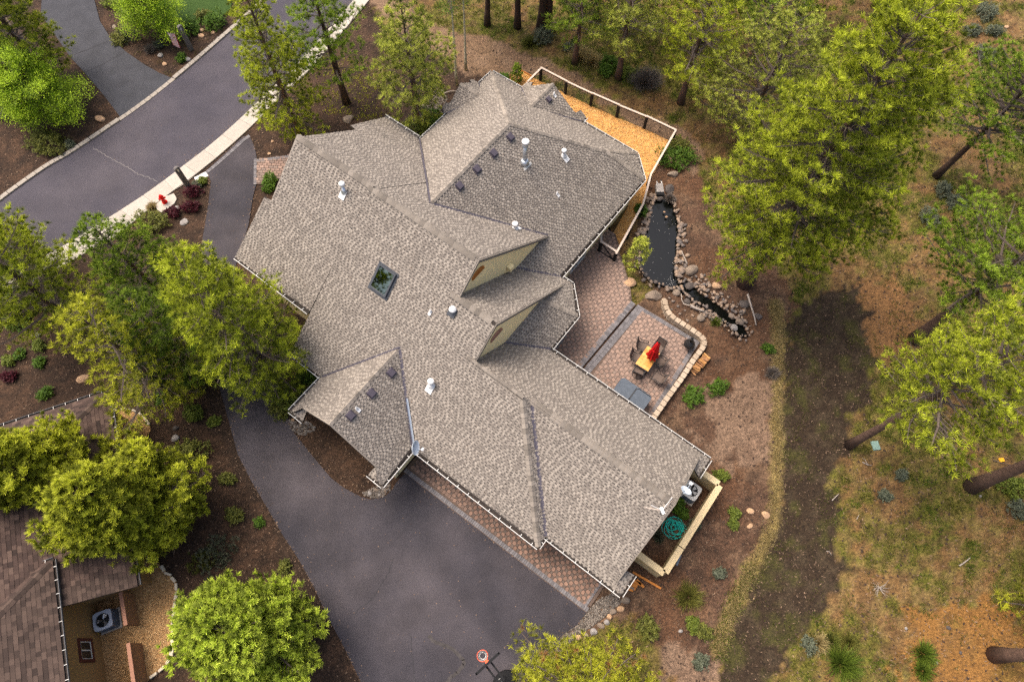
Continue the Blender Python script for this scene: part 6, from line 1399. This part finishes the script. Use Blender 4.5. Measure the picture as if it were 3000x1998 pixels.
# ------------------------------------------------------------------ rocks
def pxm(u, v): return np.linalg.norm(P(u+1, v)-P(u, v))
def boulder(label, u, v, rpx, m='boulder', seed=0, zs=.7, name='boulder', group=None):
    c = P(u, v); s = rpx*pxm(u, v)
    o = MB().rock((0, 0, 0), (s, s*.9, s*zs), seed, sub=2 if rpx > 8 else 1).build(name, MT[m]); o.location = (c[0], c[1], s*zs*.18-.04)
    tag(o, label, 'boulder' if rpx > 9 else 'rock', group)
BL = [(2025, 792, 25, 'boulder', 'flat faced grey brown boulder between the pond and the stream head'), (1844, 829, 22, 'tanrock', 'rounded tan boulder on the edge of the upper terrace'), (1917, 866, 29, 'boulder', 'largest pitted boulder at the end of the block wall'), (2099, 838, 18, 'tanrock', 'orange tan boulder left of the big pine trunk'), (1984, 857, 14, 'boulder', 'brown boulder at the top of the little waterfall'), (1972, 511, 17, 'boulder', 'weathered boulder outside the fence corner'), (1961, 553, 20, 'darkrock', 'dark flat slab beside the filter box'), (1936, 581, 14, 'darkrock', 'wet dark slab under the filter box spill'), (2181, 890, 19, 'darkrock', 'dark slab beside the driftwood post at the stream'), (2055, 932, 17, 'boulder', 'brown boulder on the wall side of the stream'), (2022, 838, 17, 'darkrock', 'dark boulder in the mouth of the stream'), (2013, 882, 14, 'darkrock', 'brown rock under the branching driftwood'), (2165, 943, 16, 'boulder', 'tan boulder with rounded top at the lower stream end'), (2144, 928, 12, 'boulder', 'brown boulder beside the lower stream pool'), (2218, 928, 16, 'darkrock', 'dark slab at the very end of the stream'), (2150, 960, 14, 'greyrock', 'grey rock on the bank below the stream end'),
 (1946, 621, 5, 'tanrock', 'small orange rock in the pond, farther of two'), (1953, 635, 5, 'tanrock', 'small orange rock in the pond, nearer of two'),
 (2197, 1496, 13, 'tanrock', 'tan rock on the mulch, upper left of the trio'), (2243, 1507, 15, 'tanrock', 'largest tan rock of the trio beside the straw edge'), (2197, 1540, 12, 'tanrock', 'tan rock on the mulch, lowest of the trio'),
 (1832, 1758, 14, 'boulder', 'boulder of the driveway row, nearest the garage corner'), (1818, 1783, 13, 'tanrock', 'tan upright boulder of the driveway row'), (1795, 1792, 12, 'boulder', 'brown boulder of the driveway row next to the gravel'), (1785, 1806, 10, 'tanrock', 'small tan boulder of the driveway row'), (1778, 1822, 12, 'greyrock', 'grey boulder in the middle of the driveway row'), (1760, 1832, 13, 'boulder', 'brown boulder in the middle of the driveway row'), (1738, 1850, 15, 'greyrock', 'large grey boulder toward the low end of the driveway row'), (1716, 1862, 11, 'boulder', 'boulder near the low end of the driveway row'), (1695, 1866, 11, 'tanrock', 'last tan boulder of the driveway row by the yellow pine'), (1850, 1725, 13, 'boulder', 'boulder tucked under the garage return eave'), (1815, 1728, 9, 'darkrock', 'dark rock on the pebbles by the garage corner'),
 (857, 1231, 8, 'tanrock', 'orange rock at the front gable corner'), (881, 1247, 8, 'boulder', 'brown rock at the front gable corner nearest the wall'), (898, 1238, 7, 'greyrock', 'grey rock at the front gable corner'), (920, 1252, 6, 'greyrock', 'small grey rock below the front gable wall'), (1082, 1444, 9, 'greyrock', 'grey rock in the heap at the curved bed tip, leftmost'), (1100, 1434, 8, 'boulder', 'brown rock in the heap at the curved bed tip'), (1120, 1430, 8, 'greyrock', 'grey rock in the heap nearest the white corner'), (1131, 1434, 7, 'boulder', 'brown rock in the heap nearest the cream wall'), (1110, 1449, 7, 'greyrock', 'grey rock in the heap nearest the asphalt'),
 (540, 650, 15, 'greyrock', 'pale grey rock on the mulch island by the driveway'), (520, 610, 12, 'greyrock', 'flat grey rock right of the hydrant pad'), (577, 537, 7, 'tanrock', 'small tan rock beside the lamp pillar'), (542, 561, 6, 'tanrock', 'small flat rock below the sidewalk'), (798, 414, 6, 'tanrock', 'small tan rock under the slim street pine'), (789, 450, 7, 'tanrock', 'orange rock beside the front paver walk'),
 (293, 350, 17, 'tanrock', 'large tan rock in the mulch by the kerb under the lime tree'), (470, 164, 11, 'greyrock', 'grey rock below the flag'), (482, 188, 9, 'tanrock', 'tan rock nearest the kerb below the flag'), (550, 174, 13, 'greyrock', 'pale flat rock beside the kerb below the lamp pillar'), (590, 90, 9, 'tanrock', 'tan rock right of the far lamp pillar, upper'), (590, 105, 11, 'tanrock', 'tan rock right of the far lamp pillar, lower'), (624, 96, 9, 'tanrock', 'orange rock near the lawn and the kerb'), (638, 111, 5, 'greyrock', 'tiny grey rock at the kerb below the lawn'), (363, 32, 12, 'boulder', 'brown rock beside the curved driveway at the top'), (335, 80, 9, 'boulder', 'dark rock beside the curved driveway'),
 (244, 1112, 22, 'tanrock', 'large flat tan rock under the sparse yellow pine'), (112, 982, 12, 'greyrock', 'grey rock on the left mulch'), (92, 986, 8, 'boulder', 'brown rock beside the grey one on the left mulch'), (512, 1284, 16, 'greyrock', 'grey boulder above the spreading juniper'), (514, 1254, 12, 'darkrock', 'dark boulder by the curved edging tip'),
 (1023, 350, 20, 'boulder', 'reddish boulder beside the open pine and the roof'), (1994, 1848, 8, 'greyrock', 'white grey rock at the bottom edge of the mulch'), (2873, 1453, 6, 'greyrock', 'small pale rock near the thick trunk'), (2655, 1840, 6, 'greyrock', 'small pale rock on the forest floor below the dead bush'), (2949, 80, 9, 'tanrock', 'tan rock in the upper right clearing'), (2780, 1838, 9, 'darkrock', 'dark stone on the orange needles'), (2815, 1910, 8, 'darkrock', 'dark stone on the orange needles nearer the bottom'), (2745, 1940, 7, 'greyrock', 'grey stone beside the deep green clumps')]
for i, (u, v, rp, m, lab) in enumerate(BL): boulder(lab, u, v, rp*.92, m, 200+i, .55)
r = np.random.default_rng(21)
cob = [MB().rock((0, 0, 0), (1, .8, .6), 300+i, sub=1) for i in range(8)]
cobme = [mesh('cobble', q.v, q.f, MT['cobble'], smooth=True) for q in cob]
def cobble(c, s, lab, group):
    o = link('cobble', cobme[r.integers(8)]); o.location = (c[0], c[1], s*.18-.03); o.scale = (s, s, s); o.rotation_euler = (0, 0, r.uniform(0, 6)); tag(o, lab, 'stone', group)
rim = resample(pond_poly+[pond_poly[0]], .24)
pcn = np.mean(pond_poly, 0)
for i, p in enumerate(rim):
    for k in range(2 if i % 2 else 1):
        o_ = (p-pcn)/np.linalg.norm(p-pcn); cobble(p+o_*(r.uniform(-.05, .12)+k*.28), r.uniform(.10, .22), 'rounded stone lining the rim of the dark pond', 'stones round the pond rim')
srim = resample(stream_poly+[stream_poly[0]], .17)
scn = np.array(stream_poly)
for i, p in enumerate(srim):
    if inside(pond_poly, *p): continue
    a, b = srim[max(i-1, 0)], srim[min(i+1, len(srim)-1)]; t = (b-a)/(np.linalg.norm(b-a)+1e-9); nrm = np.array([-t[1], t[0]])
    if inside(stream_poly, *(p+nrm*.1)): nrm = -nrm
    for k in range(2 if i % 2 else 1):
        cobble(p+nrm*(r.uniform(-.03, .10)+k*.25)+t*r.uniform(-.08, .08), r.uniform(.075, .19), 'small grey or tan cobble along the little stream', 'cobbles along the stream')
def stones(px, n, lo_, hi_, lab, group, seed):
    for p in scatter_in(G([(1600+a/3.364, 480+b/3.364) for a, b in px]), n, seed):
        if not (inside(pond_poly, *p) or inside(stream_poly, *p)): cobble(p, r.uniform(lo_, hi_), lab, group)
stones([(1300, 600), (1420, 590), (1390, 800), (1400, 900), (1340, 1130), (1275, 1110), (1300, 760)], 46, .10, .27, 'brown rock in the jumbled bank on the big pine side of the pond', 'rocks on the big pine bank', 71)
stones([(1000, 260), (1070, 310), (1040, 480), (1000, 640), (960, 730), (870, 690), (940, 560), (985, 400)], 34, .10, .26, 'rock in the strip between the rail fence and the pond', 'rocks between fence and pond', 72)
stones([(1420, 1100), (1560, 1090), (1640, 1240), (1760, 1260), (1960, 1420), (2010, 1570), (1940, 1560), (1820, 1430), (1640, 1320), (1500, 1230)], 70, .07, .19, 'cobble in the wide stony bank on the big pine side of the stream', 'cobbles on the pine bank of the stream', 73)
stones([(1400, 1360), (1560, 1430), (1700, 1520), (1800, 1600), (1720, 1600), (1560, 1500), (1420, 1430)], 40, .06, .15, 'cobble on the wall side bank of the stream', 'cobbles on the wall bank of the stream', 74)
for x, y in ((1215, 1325), (1255, 1355), (1240, 1435), (1300, 1405), (1320, 1480), (1370, 1445), (1445, 1495), (1390, 1545), (1680, 1545), (1655, 1360)):
    cobble(P(1600+x/3.364, 480+y/3.364)[:2], r.uniform(.10, .17), 'flat grey flagstone chip on the soil between wall and stream', 'flagstone chips behind the wall')
# driftwood
def wood(label, pts, rad, name='driftwood', z=.12, cat='driftwood', m='driftwood', forks=()):
    pp = [P(u, v, z+dz) for u, v, dz in pts]; mb = MB().tube(smooth_line(pp, 3), list(np.linspace(rad, rad*.45, 3*(len(pp)-1)+1)), 6)
    for f in forks: q = [P(u, v, z+dz) for u, v, dz in f]; mb.tube(q, list(np.linspace(rad*.7, rad*.25, len(q))), 5)
    return tag(mb.build(name, MT[m], smooth=True), label, cat)
zz = lambda x, y, d=0: (1600+x/3.364, 480+y/3.364, d)
wood('bleached forked driftwood on the pond rim', [zz(1390, 990), zz(1365, 930, .1), zz(1335, 860, .1)], .05, forks=[[zz(1365, 960, .05), zz(1310, 965, .1), zz(1250, 990, 0)]])
wood('branching white driftwood above the block wall', [zz(1430, 1395), zz(1370, 1385, .05), zz(1340, 1350, .12), zz(1330, 1280, .2)], .045, forks=[[zz(1350, 1380, .1), zz(1400, 1395, .2), zz(1430, 1400, .1)]])
wood('thick grey driftwood log beside the stream', [zz(1425, 1400), zz(1480, 1425, .03), zz(1555, 1455)], .11)
wood('long split driftwood rail standing at the stream end', [zz(1985, 1285, .2), zz(2020, 1400, .1), zz(2050, 1500), zz(2070, 1590)], .07)
z9 = lambda x, y, d=0: (2000+x/2.354, 1332+y/2.354, d)
wood('short pale stick on the right verge of the bark path', [z9(1030, 315), z9(1055, 290, .03), z9(1080, 268)], .03, 'stick', .03, 'stick')
wood('bleached forked stick by the bare soil patch', [z9(1240, 50), z9(1275, 68, .03), z9(1305, 72)], .028, 'stick', .03, 'stick', forks=[[z9(1275, 66, .03), z9(1258, 35, .04), z9(1238, 20)]])
wood('little pale stick above the bare soil', [z9(1200, 445), z9(1208, 430, .02), z9(1218, 412)], .022, 'stick', .03, 'stick')
wood('curved pale stick on the bark path', [z9(990, 665), z9(1012, 668, .02), z9(1025, 692)], .022, 'stick', .03, 'stick')
wood('long bleached stick on the right forest floor', [z9(1908, 765), z9(1945, 740, .03), z9(1985, 708)], .045, 'stick', .03, 'stick')
wood('thin bent stick beside the yellow tag', [z9(2140, 38), z9(2200, 55, .03), z9(2270, 75)], .025, 'stick', .03, 'stick', m='limb')
wood('fallen branch beside the roof bump under the aspens', [(1300, 275, 0), (1320, 268, .05), (1342, 268, 0)], .04, 'stick', .05, 'stick')
db = thing('dead_bush', 'bleached skeleton of a dead bush on the right verge', 'dead bush', P(2575, 1720))
mb = MB()
for k in range(22):
    a = r.uniform(0, 6.28); L = r.uniform(.25, .62); e = r.uniform(.1, .7); p1 = np.array([math.cos(a)*L*.5, math.sin(a)*L*.5, L*e*.6]); p2 = p1+np.array([math.cos(a+.4)*L*.5, math.sin(a+.4)*L*.5, L*.15]); mb.tube([(0, 0, .02), p1, p2], [.012, .009, .004], 4, cap=False)
mb.build('branches', MT['driftwood'], db)

# ------------------------------------------------------------------ ground cover nobody could count
blocked = [np.array(q) for q in (drive, nd, [h2w(a) for a in HOUSE_FOOT], [h2w(a) for a in UP], [h2w(a) for a in LO], bedpoly, pond_poly, stream_poly, GRAV, GR2, snw+swo[::-1], swo+swi[::-1], lawn, fwp)]
def free(p):
    m = np.ones(len(p), bool)
    for b in blocked: m &= ~inside(b, p[:, 0], p[:, 1])
    return p[m]
VIEW = G([(-60, -60), (3060, -60), (3060, 2060), (-60, 2060)])
allp = free(scatter_in(VIEW, 90000, 5)); cz = zones(allp[:, 0], allp[:, 1])
ism = inside(MULCH, allp[:, 0], allp[:, 1]) | inside(YARD, allp[:, 0], allp[:, 1]); isd = inside(DARKPATH, allp[:, 0], allp[:, 1]); isdirt = inside(DIRT, allp[:, 0], allp[:, 1])
rr2 = np.random.default_rng(8)
mp = allp[(ism | isd)]; flakes('bark_litter', mp[:26000], -.04, .10, MT['litter'], 2, 3, .06, tone=np.clip(rr2.beta(1.1, 3.2, len(mp[:26000])), 0, 1))
wild = allp[~ism & ~isd & ~isdirt]; wc_ = cz[~ism & ~isd & ~isdirt]
flakes('forest_litter', wild[:16000], -.04, .12, MT['litter'], 3, 4, .06, tone=np.clip(rr2.beta(1.6, 2.2, 16000), 0, 1) if len(wild) >= 16000 else None)
def grass(name, pts, m, n, hgt, seed, width=.02):
    q = np.random.default_rng(seed); C = np.repeat(pts, n, 0)+q.normal(0, .13, (len(pts)*n, 2)); C = np.concatenate([C, np.full((len(C), 1), -.06)], 1)
    D = np.stack([q.normal(0, .55, len(C)), q.normal(0, .55, len(C)), np.ones(len(C))], -1); V, tn = sprays(C, D, 3, hgt, width, .35, q, .4); return link(name, trimesh(name, V, MT[m], tn), None, 'stuff')
g_ = wc_[:, 1]/(wc_[:, 0]+1e-6)
gp = wild[g_ > .84]; sp = wild[g_ <= .84]
nz = fbm(gp[:, 0]*1.3, gp[:, 1]*1.3); gp1 = gp[nz > .5]; gp2 = gp[nz <= .5]
grass('wild_grass', gp1[:9000], 'grassgreen', 7, .24, 12); grass('wild_grass', gp2[:4000], 'grass', 6, .24, 13)
cones = free(scatter_in(VIEW, 9000, 55)); cones = cones[~inside(MULCH, cones[:, 0], cones[:, 1]) & ~inside(DARKPATH, cones[:, 0], cones[:, 1])]; flakes('pine_cones', cones[:5200], -.04, .13, MT['litter'], 56, 1.5, .05, tone=np.zeros(len(cones[:5200])))
nz2 = fbm(sp[:, 0]*1.1+9, sp[:, 1]*1.1); grass('straw_grass', sp[nz2 > .55][:1500], 'grass', 6, .24, 14)
sl = np.array(STRAWLINE); k = rr2.integers(0, len(sl), 1100); grass('straw_grass', sl[k]+rr2.normal(0, .17, (1100, 2)), 'strawgrass', 5, .20, 15)
dp = allp[isd]; nz3 = fbm(dp[:, 0]*1.2+3, dp[:, 1]*1.2); grass('creeping_plants', dp[nz3 > .52][:520], 'olive', 4, .10, 16, .03)
lowl = sl[(sl[:, 1] < P(2200, 1660)[1])]; k = rr2.integers(0, len(lowl), 260); grass('creeping_plants', lowl[k]+rr2.normal(0, .22, (260, 2)), 'limeshrub', 5, .10, 17, .05)
tm = mp[(fbm(mp[:, 0]*.8+70, mp[:, 1]*.8) > .60)]; tm = tm[(tm[:, 1] > P(900, 330)[1])]; grass('wild_grass', tm[:260], 'grass', 6, .16, 18)
lp = scatter_in(lawn, 5200, 6); grass('lawn_grass', lp, 'lawngrass', 2, .10, 19, .03)
yb = G([(930, 160), (1130, 180), (1150, 330), (1080, 360), (950, 330), (900, 240)]); grass('wild_grass', free(scatter_in(yb, 240, 9)), 'needleyel', 6, .14, 20, .03)
PEB = G([(1718, 1795), (1760, 1752), (1800, 1735), (1822, 1760), (1790, 1790), (1740, 1830), (1680, 1870), (1640, 1925), (1600, 1960), (1560, 1990), (1590, 1930), (1633, 1893), (1650, 1859), (1697, 1825)])
def pebbles(poly, n, size, seed):
    pts = scatter_in(poly, n, seed); q = np.random.default_rng(seed); mb = MB()
    for p in pts:
        s = size*q.uniform(.5, 1.3); a = q.uniform(0, 6); t = q.random(); v = [(p[0]+s*math.cos(a+j*1.257)*q.uniform(.8, 1.1), p[1]+s*math.sin(a+j*1.257)*.8, -.03) for j in range(5)]+[(p[0], p[1], s*.6)]
        mb.add(v, [(j, (j+1) % 5, 5) for j in range(5)], t)
    return mb.build('pebbles', MT['pebble'], None, tone=True, kind='stuff')
pebbles(PEB, 1500, .06, 31); pebbles(G([(1310, 290), (1290, 330), (1240, 320), (1235, 280), (1270, 262), (1300, 262)]), 500, .08, 32); pebbles(G([(835, 1222), (850, 1258), (885, 1275), (925, 1260), (905, 1232), (880, 1240)]), 200, .07, 33)
pebbles(G([(1060, 1445), (1100, 1425), (1140, 1418), (1145, 1440), (1120, 1455), (1085, 1460)]), 160, .07, 34)
flakes('pond_foam', np.concatenate([scatter_in(pond_poly, 45, 61), P(1600+1230/3.364, 480+1150/3.364)[:2]+np.random.default_rng(2).normal(0, .2, (40, 2))]), -.165, .026, MT['net'], 62, 1.6, .006)
flakes('asphalt_debris', np.concatenate([scatter_in(drive, 420, 81), scatter_in(snw+swo[::-1], 160, 82)]), .012, .05, MT['litter'], 83, 2, .004, tone=np.random.default_rng(3).beta(1.2, 1.2, 580))
rf_ = np.random.default_rng(9)
for k_, n_ in (('sw_main', 160), ('sw_left', 70), ('ne_low', 60), ('wing_se', 60)):
    q_ = np.array(PL[k_]); p_ = scatter_in(q_[:, :2], n_, n_); p0_, nn_ = NORM[k_]
    z_ = p0_[2]-((p_[:, 0]-p0_[0])*nn_[0]+(p_[:, 1]-p0_[1])*nn_[1])/nn_[2]+.035
    L_ = rf_.uniform(.05, .12, n_); a_ = rf_.uniform(0, 6.28, n_); d_ = np.stack([np.cos(a_), np.sin(a_), np.zeros(n_)], -1)*L_[:, None]; w_ = np.stack([-np.sin(a_), np.cos(a_), np.zeros(n_)], -1)*.012
    c_ = np.concatenate([p_, z_[:, None]], 1)
    for dd in (d_, w_): dd[:, 2] = -(dd[:, 0]*nn_[0]+dd[:, 1]*nn_[1])/nn_[2]
    link('roof_needles', trimesh('roof_needles', np.stack([c_-w_, c_+w_, c_+d_], 1), MT['litter'], np.repeat(rf_.beta(1, 2, n_), 3).reshape(-1, 3)), house, 'stuff')
ed_ = resample(np.array([*drive, drive[0]]), .06); ed_ = ed_[np.random.default_rng(5).integers(0, len(ed_), 1500)]+np.abs(np.random.default_rng(6).normal(0, .16, (1500, 1)))*np.random.default_rng(7).choice([-1, 1], (1500, 2))
sk_ = resample(swo, .06); sk_ = sk_[np.random.default_rng(8).integers(0, len(sk_), 500)]+np.array([-.25, .3])*np.abs(np.random.default_rng(9).normal(0, .7, (500, 1)))
flakes('edge_litter', np.concatenate([ed_, sk_]), .012, .08, MT['litter'], 84, 3.5, .01, tone=np.random.default_rng(3).beta(1.2, 1.4, 2000))
